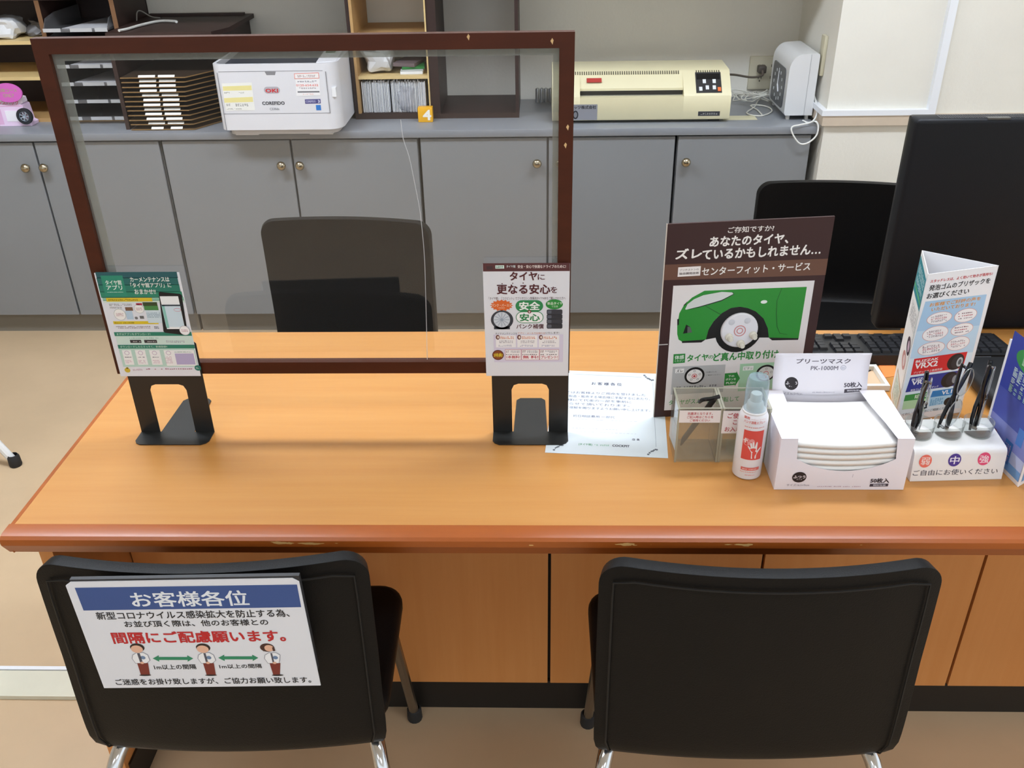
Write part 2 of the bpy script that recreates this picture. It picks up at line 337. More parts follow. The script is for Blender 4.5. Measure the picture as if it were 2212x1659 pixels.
P_TYRE=[
 ('r','5a3336',0.4,194.3,140.8,208.6,1),
 ('r','453236',6.2,197.6,16.2,203.5,2),
 ('r','d8e8e0',20.6,199.2,34.8,205.0,2),
 ('d','2f7a5a',22.0,200.3,33.6,204.0,4,3),
 ('t', 'タイヤ館', 'd5dfe0', 38.5, 200.6, 53.0, 205.2, 1, 2),
 ('t', '安全・安心で快適なドライブのために!', 'f3e9e4', 56.8, 199.7, 134.5, 205.3, 1, 2),
 ('t', 'タイヤ', '5a2a30', 43.9, 178.7, 88.0, 193.2, 2, 2),
 ('t', 'に', '5a2a30', 89.2, 179.3, 100.3, 188.8, 1, 2),
 ('t', '更なる安心', '5a2a30', 22.4, 154.3, 109.1, 171.3, 2, 2),
 ('t', 'を', '5a2a30', 110.3, 155.9, 120.6, 166.8, 1, 2),
 ('e','5a2a30',30.9,172.6,1.0,1.1,2),
 ('e','5a2a30',48.2,173.4,0.9,1.0,2),
 ('e','5a2a30',65.3,173.7,1.0,1.0,2),
 ('t', '「タイヤ館」「コクピット」でブリヂストン製乗用タイヤ4本をご購入された方へ', '7a6266', 8.2, 143.7, 134.7, 149.1, 0, 2),
 ('p','e0692c',[[48.5,133.7],[44.5,132.0],[47.0,129.5],[42.1,129.0],[42.7,126.1],[37.8,126.8],[36.4,123.7],[32.1,125.5],[29.0,123.0],[26.0,125.6],[21.6,123.8],[20.3,126.8],[15.3,126.2],[16.1,129.2],[11.2,129.7],[13.8,132.2],[9.9,133.8],[13.9,135.4],[11.5,137.9],[16.3,138.4],[15.7,141.4],[20.7,140.7],[22.1,143.7],[26.3,141.9],[29.4,144.4],[32.4,141.9],[36.8,143.6],[38.0,140.6],[43.0,141.3],[42.3,138.3],[47.1,137.8],[44.6,135.3]],2),
 ('t', 'パンク・バースト', 'fbe3c8', 12.8, 131.4, 45.1, 136.6, 1, 3),
 ('d','fbe3c8',23.0,128.3,35.2,130.4,6,3),
 ('e','3c4048',29.5,107.3,18.7,17.6,2),
 ('r','3c4048',15.6,89.7,42.2,95.0,2),
 ('e','cfd6de',29.0,107.6,13.8,14.3,3),
 ('e','9aa6b6',29.0,107.6,2.5,2.5,5),
 ('p','9fa9b8',[[31.2,108.0],[42.1,108.2],[42.1,106.9],[31.2,107.2]],4),
 ('p','9fa9b8',[[31.1,106.9],[40.5,101.4],[39.9,100.3],[30.7,106.1]],4),
 ('p','9fa9b8',[[30.5,106.0],[35.9,96.3],[34.7,95.6],[29.7,105.5]],4),
 ('p','9fa9b8',[[29.4,105.5],[29.4,94.2],[28.1,94.2],[28.5,105.5]],4),
 ('p','9fa9b8',[[28.3,105.5],[22.8,95.7],[21.7,96.3],[27.5,106.0]],4),
 ('p','9fa9b8',[[27.3,106.2],[17.8,100.4],[17.2,101.5],[26.9,106.9]],4),
 ('p','9fa9b8',[[26.8,107.2],[15.9,107.0],[16.0,108.3],[26.9,108.0]],4),
 ('p','9fa9b8',[[26.9,108.3],[17.5,113.7],[18.2,114.9],[27.4,109.0]],4),
 ('p','9fa9b8',[[27.6,109.2],[22.2,118.8],[23.3,119.5],[28.4,109.7]],4),
 ('p','9fa9b8',[[28.6,109.7],[28.7,120.9],[30.0,120.9],[29.5,109.7]],4),
 ('p','9fa9b8',[[29.8,109.7],[35.2,119.4],[36.3,118.8],[30.5,109.2]],4),
 ('p','9fa9b8',[[30.7,109.0],[40.1,114.8],[40.8,113.6],[31.1,108.3]],4),
 ('rr','2f8a52',52.2,122.0,97.9,143.0,1,2),
 ('t', '安全', 'f4f6f2', 58.6, 125.4, 92.1, 139.9, 2, 3),
 ('rr','2f8a52',52.7,101.3,98.4,122.6,1,3),
 ('rr','f6f4f4',53.7,102.4,97.3,121.4,1,4),
 ('t', '安心', '2f8a52', 59.3, 105.0, 91.9, 118.4, 2, 5),
 ('e','7a3030',75.2,122.1,3.2,3.0,5),
 ('r','f4f0ee',73.7,121.5,76.7,122.8,6),
 ('r','f4f0ee',74.6,120.3,75.8,123.8,6),
 ('t', 'パンク補償', '5a2a30', 53.2, 90.6, 98.9, 99.3, 1, 2),
 ('e','2f8e3e',116.3,135.3,14.1,9.1,2),
 ('t', '新品タイヤ', 'e2f2dc', 104.9, 134.6, 129.7, 139.7, 1, 3),
 ('t', 'で交換', 'd2ead0', 111.6, 129.7, 122.4, 133.4, 0, 3),
 ('rr','3a3c44',103.9,117.0,129.8,126.0,0.5,3),
 ('rr','5a5f6a',105.0,118.7,111.7,124.4,0.5,4),
 ('rr','33353c',103.9,108.3,129.9,117.3,0.5,3),
 ('rr','5a5f6a',105.0,110.0,111.8,115.7,0.5,4),
 ('rr','3a3c44',103.9,99.5,130.0,108.6,0.5,3),
 ('rr','5a5f6a',105.0,101.2,111.8,107.0,0.5,4),
 ('rr','33353c',103.9,90.7,130.1,99.9,0.5,3),
 ('rr','5a5f6a',105.1,92.4,111.9,98.2,0.5,4),
 ('r','d9d2e4',14.4,27.1,131.8,79.8,1),
 ('t', 'タイヤメンテナンスを', '4a3a3e', 17.6, 79.9, 54.2, 83.7, 0, 2),
 ('t', 'アプリ・メールでお知らせ', 'd0703a', 55.1, 80.3, 101.4, 84.1, 0, 2),
 ('t', 'いたします!', '4a3a3e', 102.0, 81.1, 124.6, 84.5, 0, 2),
 ('r','f3f0f0',18.1,55.6,52.0,78.7,2),
 ('e','6a3a34',21.5,74.9,3.3,4.5,3),
 ('e','e8d8cc',22.0,74.9,1.7,2.5,4),
 ('d','d0703a',26.1,71.3,49.1,76.7,8,3),
 ('d','a59ea6',24.1,63.6,47.7,69.3,8,3),
 ('d','a9a6c0',22.6,57.0,45.1,60.9,8,3),
 ('r','f3f0f0',54.2,55.4,88.3,78.5,2),
 ('e','6a3a34',57.6,74.8,3.4,4.5,3),
 ('e','e8d8cc',58.1,74.8,1.7,2.5,4),
 ('d','d0703a',62.2,71.2,85.2,76.6,8,3),
 ('d','a59ea6',60.3,63.5,83.9,69.2,8,3),
 ('d','a9a6c0',58.9,56.9,81.4,60.8,8,3),
 ('r','f3f0f0',90.6,55.3,125.0,78.4,2),
 ('e','6a3a34',94.1,74.6,3.3,4.4,3),
 ('e','e8d8cc',94.6,74.6,1.7,2.5,4),
 ('d','d0703a',98.7,71.0,121.7,76.4,8,3),
 ('d','a59ea6',96.8,63.3,120.5,69.0,8,3),
 ('d','a9a6c0',95.6,56.7,118.1,60.6,8,3),
 ('e','5a1a1c',21.2,41.0,9.8,9.7,3),
 ('e','8a4a28',21.2,41.0,8.5,8.3,4),
 ('t', '3特典!', 'e8d23a', 13.8, 37.2, 29.0, 44.6, 1, 5),
 ('r','b84450',33.5,31.3,60.7,51.7,2),
 ('r','f5f0f0',34.0,31.9,60.2,51.1,3),
 ('t', '1本無料!', 'c02838', 35.8, 34.2, 58.6, 40.0, 1, 4),
 ('d','7a5a54',34.9,45.7,41.2,50.0,2,4),
 ('d','8a868c',43.1,45.2,58.7,49.9,6,4),
 ('d','5a4a50',34.8,40.8,58.1,43.4,8,4),
 ('r','b84450',61.3,31.2,91.7,51.6,2),
 ('r','f5f0f0',61.8,31.8,91.1,51.0,3),
 ('t', '無 料!', 'c02838', 63.7, 34.1, 89.5, 39.9, 1, 4),
 ('d','7a5a54',62.8,45.6,69.1,49.9,2,4),
 ('d','8a868c',71.0,45.1,89.5,49.8,6,4),
 ('d','5a4a50',62.8,40.7,88.9,43.3,8,4),
 ('r','b84450',91.8,31.2,124.8,51.5,2),
 ('r','f5f0f0',92.3,31.7,124.3,50.9,3),
 ('t', 'プレゼント!', 'c02838', 94.3, 34.0, 122.6, 39.8, 1, 4),
 ('d','7a5a54',93.3,45.5,99.6,49.8,2,4),
 ('d','8a868c',101.5,45.0,122.5,49.7,6,4),
 ('d','5a4a50',93.3,40.6,122.0,43.2,8,4),
]
P_CHAIR=[
 ('p','3a5590',[[11.2,188.3],[307.6,187.4],[306.9,147.9],[11.9,148.1]],1),
 ('t', 'お客様各位', 'e9edf2', 81.4, 152.6, 238.5, 179.0, 1, 2),
 ('t', '新型コロナウイルス感染拡大を防止する為、', '26262a', 26.7, 131.2, 288.9, 144.6, 1, 2),
 ('t', 'お並び頂く際は、他のお客様との', '26262a', 61.0, 116.6, 257.8, 127.8, 1, 2),
 ('t', '間隔にご配慮願います。', 'c3282c', 37.9, 86.6, 276.4, 107.3, 2, 2),
 ('t', 'ご迷惑をお掛け致しますが、ご協力お願い致します。', '26262a', 19.8, 6.1, 298.8, 17.9, 1, 2),
 ('t', '1m以上の間隔', '26262a', 82.2, 35.7, 141.4, 45.0, 1, 2),
 ('t', '1m以上の間隔', '26262a', 174.6, 36.0, 234.0, 44.2, 1, 2),
 ('p','2f8a64',[[84.3,57.4],[94.5,63.4],[93.4,60.1],[133.5,59.3],[133.9,62.6],[141.2,56.3],[131.9,50.3],[132.9,53.6],[92.7,54.4],[92.2,51.0]],2),
 ('p','2f8a64',[[176.4,56.8],[186.2,62.8],[185.2,59.5],[224.6,58.8],[224.9,62.1],[232.4,55.8],[223.3,49.8],[224.3,53.1],[184.8,53.8],[184.4,50.5]],2),
 ('e','2e2220',67.8,78.5,10.0,8.0,2),
 ('e','e8b79c',66.6,75.7,8.3,7.1,3),
 ('p','9a9aa4',[[57.5,65.0],[63.8,69.1],[74.2,69.4],[79.5,64.6],[80.4,53.9],[73.2,47.5],[57.6,48.3],[54.8,57.9]],2),
 ('p','f2f2f4',[[58.2,64.3],[63.9,68.2],[73.7,68.5],[78.5,64.1],[79.1,53.9],[73.2,48.7],[58.2,49.2],[55.9,57.9]],3),
 ('e','6d86a8',71.3,59.5,3.4,3.3,4),
 ('r','555560',64.9,50.1,68.7,68.1,4),
 ('e','e8b79c',67.6,49.6,2.8,2.2,5),
 ('p','7c3128',[[60.4,48.7],[75.7,48.9],[72.9,26.2],[60.0,26.0]],4),
 ('e','2a2628',66.0,25.4,8.4,1.5,5),
 ('e','2e2220',159.5,76.7,9.9,7.9,2),
 ('e','e8b79c',158.3,73.9,8.3,7.0,3),
 ('p','9a9aa4',[[149.6,63.3],[155.7,67.4],[166.2,67.7],[171.5,62.9],[172.8,52.2],[165.9,45.8],[150.4,46.6],[147.2,56.2]],2),
 ('p','f2f2f4',[[150.4,62.5],[155.9,66.5],[165.6,66.7],[170.6,62.4],[171.6,52.2],[165.8,47.0],[150.9,47.5],[148.3,56.2]],3),
 ('e','6d86a8',163.6,57.8,3.4,3.3,4),
 ('r','555560',157.6,48.4,160.7,66.4,4),
 ('e','e8b79c',160.2,47.9,2.8,2.2,5),
 ('p','7c3128',[[153.1,47.0],[168.3,47.2],[166.4,24.6],[153.5,24.3]],4),
 ('e','2a2628',159.5,23.7,8.4,1.4,5),
 ('e','4a2c26',248.2,75.0,9.9,7.9,2),
 ('e','e8b79c',250.6,74.0,6.5,6.0,3),
 ('p','4a2c26',[[242.0,75.6],[241.4,68.6],[244.5,68.5],[244.4,75.6]],4),
 ('p','4a2c26',[[257.9,76.5],[258.6,68.7],[255.1,68.3],[255.0,75.4]],4),
 ('p','9a9aa4',[[242.4,61.5],[248.3,65.7],[258.6,65.9],[264.2,61.1],[262.0,50.5],[259.2,44.1],[243.7,44.9],[240.3,54.5]],2),
 ('p','f2f2f4',[[243.1,60.8],[248.5,64.7],[258.1,65.0],[263.2,60.7],[260.8,50.5],[259.1,45.3],[244.3,45.8],[241.3,54.5]],3),
 ('e','6d86a8',256.4,56.1,3.5,3.3,4),
 ('r','555560',250.8,46.7,253.3,64.6,4),
 ('e','e8b79c',253.5,46.1,2.7,2.1,5),
 ('p','7c3128',[[246.4,45.3],[261.5,45.5],[257.0,23.0],[247.6,22.6]],4),
 ('e','2a2628',253.7,22.1,8.3,1.5,5),
]
P_POSTER=[
 ('t', 'ご存知ですか?', 'ece6e2', 102.0, 350.8, 179.6, 361.2, 1, 2),
 ('t', 'あなたのタイヤ、', 'f2eeea', 73.4, 328.3, 206.7, 345.6, 2, 2),
 ('t', 'ズレ', 'f2eeea', 17.6, 309.2, 61.2, 326.8, 2, 2),
 ('t', 'ているかもしれません…', 'f2eeea', 62.8, 305.9, 265.3, 323.6, 2, 2),
 ('p','6b4a3c',[[0.6,300.2],[280.9,296.5],[281.1,266.6],[0.3,272.3]],1),
 ('p','efeae8',[[23.3,294.3],[61.8,294.6],[61.9,277.5],[23.3,277.2]],2),
 ('t', 'ブリヂストンの', '55423e', 25.8, 287.2, 58.6, 291.3, 0, 3),
 ('t', '独自開発技術', '55423e', 25.8, 280.5, 59.2, 284.7, 1, 3),
 ('t', 'センターフィット・サービス', 'f2eeea', 64.5, 276.8, 251.9, 291.6, 1, 2),
 ('p','e6e2e2',[[17.2,261.2],[263.6,257.4],[264.1,8.1],[18.1,14.2]],1),
 ('p','2c8f34',[[34.0,158.2],[30.9,168.7],[29.6,186.5],[31.6,209.0],[38.8,224.7],[51.5,237.5],[72.1,249.0],[161.3,247.9],[251.4,246.3],[250.9,146.1],[196.4,152.1],[192.2,170.4],[182.2,190.1],[166.4,204.8],[151.7,211.9],[137.4,215.3],[121.4,213.7],[106.2,204.6],[93.7,190.3],[85.8,174.2],[82.9,155.2],[41.0,153.1]],2),
 ('p','141417',[[196.4,152.1],[192.2,170.4],[182.2,190.1],[166.4,204.8],[151.7,211.9],[137.4,215.3],[121.4,213.7],[106.2,204.6],[93.7,190.3],[85.8,174.2],[82.9,155.2],[101.4,157.9],[182.1,153.0]],3),
 ('e','0c0c0f',140.2,168.4,41.7,41.8,4),
 ('p','1a1a1c',[[40.4,154.7],[82.2,155.2],[75.2,150.0],[40.6,151.1]],3),
 ('p','1a1a1c',[[195.9,152.1],[250.7,147.4],[250.4,144.3],[203.1,146.2]],3),
 ('p','1c2420',[[37.3,223.5],[44.0,231.0],[41.1,224.5]],3),
 ('p','1c2420',[[121.8,243.3],[124.5,239.5],[103.8,228.1],[68.0,218.8],[42.2,214.3],[67.7,221.3],[103.6,230.3]],3),
 ('p','d6dad8',[[41.1,216.4],[44.5,225.6],[55.2,234.3],[70.6,240.8],[102.1,245.4],[120.6,243.3],[123.2,240.3],[103.6,230.1],[67.8,220.5],[43.0,215.3]],4),
 ('p','14181a',[[40.9,169.3],[45.3,186.8],[53.1,181.3],[57.0,170.9]],3),
 ('p','5a625c',[[48.5,170.1],[47.9,182.9],[53.1,181.3],[57.0,170.9]],4),
 ('p','14181a',[[29.6,186.5],[28.7,197.9],[31.9,198.5],[32.3,186.9]],3),
 ('e','eef2ee',179.0,222.1,5.8,3.3,3),
 ('p','1f5a26',[[207.1,246.3],[208.0,246.0],[202.4,224.0],[204.5,198.8],[209.0,173.2],[215.5,159.9],[229.0,156.5],[229.1,155.8],[214.9,159.2],[207.9,172.7],[203.3,198.9],[201.5,224.0]],3),
 ('p','1f5a26',[[75.9,220.1],[76.5,220.8],[106.4,202.1],[105.6,201.1]],3),
 ('p','2c8a3c',[[27.3,129.6],[48.4,129.5],[48.9,111.3],[27.7,110.6]],2),
 ('t', '体感', 'e8f2e8', 30.0, 118.9, 46.4, 126.8, 1, 3),
 ('t', 'ください', 'e8f2e8', 30.2, 113.6, 46.9, 117.8, 0, 3),
 ('t', 'タイヤ', '2c8a3c', 52.5, 113.4, 90.3, 126.4, 2, 2),
 ('t', 'の', '2c8a3c', 90.6, 116.5, 99.9, 122.9, 1, 2),
 ('t', 'ど真ん中取り付け', '2c8a3c', 100.2, 110.5, 217.9, 126.8, 2, 2),
 ('p','b8babc',[[27.7,104.2],[123.5,102.8],[124.4,45.8],[28.0,46.9]],2),
 ('r','f0f0f0',32.8,91.1,48.6,99.6,3),
 ('t', 'ズレ', '2a2a2c', 34.7, 92.3, 46.6, 98.4, 1, 4),
 ('e','131315',68.6,83.6,18.3,17.4,3),
 ('e','eceaea',68.6,83.1,14.5,13.6,4),
 ('e','c83a40',68.4,82.8,4.8,4.9,5),
 ('e','eceaea',68.4,82.8,3.8,3.8,6),
 ('e','c83a40',68.4,82.8,2.2,2.1,7),
 ('e','8a8a8c',67.8,93.1,2.1,2.2,5),
 ('e','eceaea',67.8,93.1,1.4,1.4,6),
 ('e','8a8a8c',58.8,86.1,2.2,2.1,5),
 ('e','eceaea',58.8,86.1,1.4,1.3,6),
 ('e','8a8a8c',78.2,86.2,2.1,2.2,5),
 ('e','eceaea',78.2,86.2,1.4,1.3,6),
 ('e','8a8a8c',63.2,75.9,2.2,2.2,5),
 ('e','eceaea',63.2,75.9,1.5,1.4,6),
 ('e','8a8a8c',75.0,75.9,2.1,2.2,5),
 ('e','eceaea',75.0,75.9,1.4,1.4,6),
 ('t', '穴位置のズレを', '4a4a4c', 88.8, 87.7, 108.2, 90.6, 0, 3),
 ('t', 'ご確認ください', '4a4a4c', 89.4, 81.8, 116.5, 84.1, 0, 3),
 ('d','3a3a3c',37.1,58.7,112.2,63.2,16,3),
 ('p','2c8a3c',[[124.1,84.5],[145.0,84.8],[144.9,88.0],[153.1,72.6],[145.2,55.9],[145.3,59.2],[124.8,58.9]],3),
 ('t', '下の', 'e8f2e8', 131.0, 76.0, 141.8, 80.3, 1, 4),
 ('t', 'ボタンを', 'e8f2e8', 126.9, 69.5, 145.7, 74.1, 1, 4),
 ('t', 'PUSH', 'e8f2e8', 128.4, 62.0, 145.0, 66.3, 1, 4),
 ('p','a9d4b2',[[150.3,102.1],[216.0,101.6],[218.3,46.3],[151.7,45.3]],2),
 ('r','eef2ee',156.4,88.1,175.5,96.6,3),
 ('t', 'ピタッ', '4a5a4c', 158.5, 89.3, 173.6, 95.2, 0, 4),
 ('e','131315',199.8,80.3,18.4,17.0,3),
 ('e','d8dcd8',199.9,79.8,14.7,13.7,4),
 ('e','c83a40',199.9,79.5,4.9,4.9,5),
 ('e','d8dcd8',199.9,79.5,4.0,3.8,6),
 ('e','c83a40',200.9,72.1,1.4,1.6,7),
 ('e','8a8a8c',199.9,89.2,2.2,2.1,5),
 ('e','d8dcd8',199.9,89.2,1.5,1.3,6),
 ('e','8a8a8c',190.2,82.3,2.2,2.2,5),
 ('e','d8dcd8',190.2,82.3,1.4,1.3,6),
 ('e','8a8a8c',209.6,81.9,2.2,2.2,5),
 ('e','d8dcd8',209.6,81.9,1.4,1.4,6),
 ('e','8a8a8c',206.7,70.4,2.2,2.2,5),
 ('e','d8dcd8',206.7,70.4,1.4,1.4,6),
 ('t', 'タイヤがスムーズに回転して', '4fa860', 25.9, 24.7, 155.9, 35.4, 1, 3),
 ('p','c9c4c2',[[-0.9,150.8],[15.4,150.9],[15.6,149.0],[-0.8,149.0]],2),
]
P_LETTER=[
 ('t', 'お 客 様 各 位', '4a4a60', 72.8, 240.9, 131.3, 251.9, 1, 2),
 ('t', '当店ではお客様よりご用命を受けました', '62627c', 6.2, 205.1, 176.4, 213.8, 0, 2),
 ('t', '商品を製造・販売する場合様に手配するにあたり、', '62627c', 7.1, 190.6, 184.5, 199.3, 0, 2),
 ('t', '社内様にて代金の一部を事前に', '62627c', 9.2, 177.0, 149.5, 185.5, 0, 2),
 ('t', '預からせて頂いております。', '62627c', 10.1, 162.8, 145.8, 171.2, 0, 2),
 ('t', '何卒ご理解を賜りますようお願い申し上げます。', '62627c', 9.7, 149.2, 184.1, 157.5, 0, 2),
 ('t', '初日相談費用 一部代', '62627c', 42.4, 120.2, 118.7, 128.2, 0, 2),
 ('d','b9b9c8',51.1,112.0,160.6,114.1,16,2),
 ('d','b0b0c4',43.2,81.9,127.1,83.9,14,2),
 ('d','b0b0c4',50.6,70.8,161.1,72.2,16,2),
 ('t', '店 長', '4a4a60', 149.7, 49.8, 163.1, 56.4, 1, 2),
 ('t', '[タイヤ館]', '3f9060', 56.9, 26.8, 80.2, 34.1, 1, 2),
 ('d','6fb08a',84.5,28.0,110.6,33.0,8,2),
 ('t', 'COCKPIT', '2a2a3e', 115.6, 27.7, 145.1, 34.1, 2, 2),
 ('e','6a7078',175.9,286.2,2.5,3.2,2),
 ('e','6a7078',178.6,280.3,2.0,3.1,2),
 ('e','6a7078',181.2,275.2,1.5,3.1,2),
 ('e','6a7078',183.9,274.0,2.5,3.1,2),
 ('e','6a7078',186.6,270.5,2.0,3.1,2),
 ('e','6a7078',189.3,267.7,1.5,3.0,2),
 ('e','6a7078',192.0,268.8,2.5,3.0,2),
 ('e','6a7078',177.1,8.6,2.2,2.3,2),
 ('e','6a7078',179.6,13.5,1.8,2.4,2),
 ('e','6a7078',182.2,17.7,1.3,2.4,2),
 ('e','6a7078',184.6,19.0,2.2,2.4,2),
 ('e','6a7078',187.1,22.1,1.8,2.4,2),
 ('e','6a7078',189.6,24.6,1.3,2.4,2),
 ('e','6a7078',192.0,24.1,2.2,2.4,2),
 ('e','6a7078',28.7,24.9,2.2,2.4,2),
 ('e','6a7078',26.2,24.6,1.8,2.4,2),
 ('e','6a7078',23.8,23.7,1.3,2.4,2),
 ('e','6a7078',21.6,19.7,2.2,2.4,2),
 ('e','6a7078',19.2,17.6,1.8,2.4,2),
 ('e','6a7078',17.0,14.9,1.3,2.4,2),
 ('e','6a7078',14.9,9.3,2.2,2.4,2),
 ('p','9aa4ac',[[34.9,281.8],[170.3,279.1],[170.2,278.1],[34.9,280.7]],2),
 ('p','9aa4ac',[[191.4,259.3],[192.0,259.3],[191.4,32.5],[190.7,32.5]],2),
]
P_TOWER=[
 ('t', 'スタッドレスは、よく効いて効きが長持ち!', 'd0343c', 7.5, 272.1, 126.4, 277.7, 1, 2),
 ('t', '発泡ゴムのブリザックを', '1c1c20', 8.4, 257.6, 125.3, 267.9, 1, 2),
 ('t', 'お選びください', '1c1c20', 7.2, 243.2, 88.1, 252.9, 1, 2),
 ('p','a9cbe8',[[6.6,238.5],[125.6,237.0],[127.5,178.1],[2.3,183.5]],1),
 ('p','c2dcf0',[[2.3,183.5],[127.5,178.1],[128.3,125.6],[0.1,131.0]],1),
 ('p','dcebf5',[[0.1,131.0],[128.3,125.6],[132.4,10.0],[3.1,17.1]],1),
 ('t', 'お客様でご好評の声を', 'e8992c', 16.7, 227.6, 115.4, 234.5, 1, 2),
 ('t', 'いただいております!', 'e8992c', 22.2, 218.5, 107.0, 224.9, 1, 2),
 ('e','d8a8a4',41.8,203.4,24.8,11.9,2),
 ('e','f6f2f2',41.8,203.4,23.6,11.1,3),
 ('d','8a6a74',24.8,206.3,56.6,210.1,8,4),
 ('d','b8606a',25.9,201.5,57.8,205.3,8,4),
 ('d','8a7a84',27.1,196.7,59.0,200.6,8,4),
 ('e','d8a8a4',93.5,201.9,22.4,13.2,2),
 ('e','f6f2f2',93.5,201.9,21.2,12.3,3),
 ('d','8a6a74',77.8,205.0,106.7,208.3,8,4),
 ('d','b8606a',79.1,200.2,107.9,203.6,8,4),
 ('d','8a7a84',80.3,195.3,109.2,198.7,8,4),
 ('e','d8a8a4',40.8,174.5,25.4,14.6,2),
 ('e','f6f2f2',40.8,174.5,24.3,13.7,3),
 ('d','8a6a74',23.3,177.4,56.1,181.4,8,4),
 ('d','b8606a',24.5,172.5,57.3,176.6,8,4),
 ('d','8a7a84',25.6,167.6,58.5,171.7,8,4),
 ('e','d8a8a4',93.2,175.3,22.3,12.1,2),
 ('e','f6f2f2',93.2,175.3,21.2,11.2,3),
 ('d','8a6a74',77.6,178.4,106.3,181.9,8,4),
 ('d','b8606a',78.8,173.5,107.6,177.0,8,4),
 ('d','8a7a84',80.1,168.6,108.9,172.2,8,4),
 ('e','d8a8a4',40.2,145.5,27.0,13.1,2),
 ('e','f6f2f2',40.2,145.5,25.8,12.2,3),
 ('d','8a6a74',21.6,148.2,56.4,152.7,8,4),
 ('d','b8606a',22.8,143.2,57.7,147.8,8,4),
 ('d','8a7a84',24.0,138.2,58.9,142.8,8,4),
 ('e','d8a8a4',92.8,147.9,22.7,13.7,2),
 ('e','f6f2f2',92.8,147.9,21.6,12.8,3),
 ('d','8a6a74',76.9,151.0,106.2,154.7,8,4),
 ('d','b8606a',78.1,146.0,107.5,149.7,8,4),
 ('d','8a7a84',79.4,141.0,108.8,144.7,8,4),
 ('p','d4262c',[[10.3,129.5],[116.7,128.4],[115.2,96.2],[10.7,96.9]],3),
 ('t', 'BLIZZAK', 'f4eeee', 14.8, 121.2, 59.5, 125.6, 2, 4),
 ('t', 'VRX2', 'f4eeee', 15.3, 108.8, 60.1, 119.4, 2, 4),
 ('t', 'ブリザック史上最高性能', 'f4d8d8', 15.3, 98.4, 72.8, 103.0, 1, 4),
 ('e','17171b',97.0,111.2,17.0,16.3,4),
 ('e','2c2c32',100.6,110.7,12.2,13.5,5),
 ('e','b9c0c4',105.2,110.0,6.2,9.3,6),
 ('e','55595c',105.2,110.0,3.3,5.6,7),
 ('p','27368f',[[11.0,92.6],[115.7,91.6],[112.3,60.6],[7.7,62.7]],3),
 ('t', 'BLIZZAK', 'eef0f6', 15.3, 85.3, 48.1, 89.3, 2, 4),
 ('t', 'VRX', 'eef0f6', 17.0, 75.9, 49.7, 84.4, 2, 4),
 ('t', '発泡ゴム性能のブリザック', 'dfe2f2', 17.3, 62.8, 73.4, 67.5, 1, 4),
 ('e','17171b',93.7,75.6,17.0,15.8,4),
 ('e','2a2a34',98.4,74.9,11.9,12.0,5),
 ('e','8a9096',104.0,75.2,5.2,8.2,6),
 ('p','3a9048',[[9.0,56.8],[59.8,56.3],[59.1,43.0],[8.4,44.2]],3),
 ('t', 'REVO GZ', 'e6f2e4', 29.6, 46.7, 59.4, 53.8, 2, 4),
 ('p','b5dcb0',[[8.4,44.2],[59.1,43.0],[59.5,24.3],[8.9,26.7]],3),
 ('e','17171b',52.4,30.1,7.6,8.3,4),
 ('e','9aa09e',54.2,30.3,3.0,4.9,5),
 ('p','2a80c4',[[64.3,56.6],[110.1,55.8],[109.4,42.5],[62.4,43.7]],3),
 ('t', 'VL1', 'eef4fa', 84.5, 46.0, 104.8, 53.8, 2, 4),
 ('p','a8d4ee',[[62.4,43.7],[109.4,42.5],[108.9,24.5],[63.9,24.7]],3),
 ('d','4a90c4',64.9,26.0,92.3,39.8,6,4),
 ('e','17171b',101.9,29.1,8.2,8.3,4),
 ('t', 'くわしくはお気軽にご相談ください', '3a3a44', 12.5, 13.1, 111.1, 18.4, 0, 3),
]
P_LID=[
 ('t', 'プリーツマスク', '4a4450', 33.3, 53.0, 123.6, 62.1, 1, 2),
 ('t', 'PK-1000M', '77737f', 59.0, 40.8, 104.7, 48.0, 1, 2),
 ('e','a9a6b4',113.4,44.9,4.7,4.4,2),
 ('e','e6e4f0',113.4,44.9,4.1,3.7,3),
 ('d','8f8b98',110.6,43.7,116.2,45.8,3,4),
 ('e','2a2428',28.5,17.7,11.2,10.6,2),
 ('t', 'ふつう', 'efeaf0', 19.1, 15.9, 37.9, 20.6, 2, 3),
 ('t', 'サイズ', 'd8d2da', 24.0, 12.0, 33.8, 14.1, 1, 3),
 ('t', 'サイズ16.5×9cm', '8f8b98', 10.2, -0.7, 46.8, 3.5, 0, 2),
 ('t', '50枚入', '4a4450', 117.4, 11.1, 147.9, 19.4, 2, 2),
 ('p','4a4450',[[118.2,8.4],[147.3,9.3],[146.4,4.1],[117.5,2.5]],2),
 ('t', '個別包装', 'e6e4ee', 122.3, 4.8, 143.1, 7.3, 1, 3),
 ('d','b9b6c4',63.8,2.8,101.7,5.5,18,2),
]
P_BOX=[
 ('e','2a2428',37.4,25.2,11.3,10.2,2),
 ('t', 'ふつう', 'efeaf0', 27.9, 23.0, 47.0, 28.6, 2, 3),
 ('t', 'サイズ', 'd8d2da', 33.3, 19.7, 42.4, 21.9, 1, 3),
 ('t', 'サイズ16.5×9cm', '8f8b98', 19.2, 7.7, 55.4, 12.1, 0, 2),
 ('t', '50枚入', '3a343c', 151.7, 14.3, 181.1, 23.2, 2, 2),
 ('p','4a4450',[[152.1,12.3],[181.0,12.8],[180.9,7.5],[151.6,6.9]],2),
 ('t', '個別包装', 'e6e4ee', 156.8, 8.3, 177.0, 11.6, 1, 3),
 ('d','c4aab8',68.9,5.9,138.9,8.5,24,2),
 ('p','b0aab4',[[121.8,31.5],[122.3,31.3],[121.8,25.0],[121.3,25.2]],2),
]
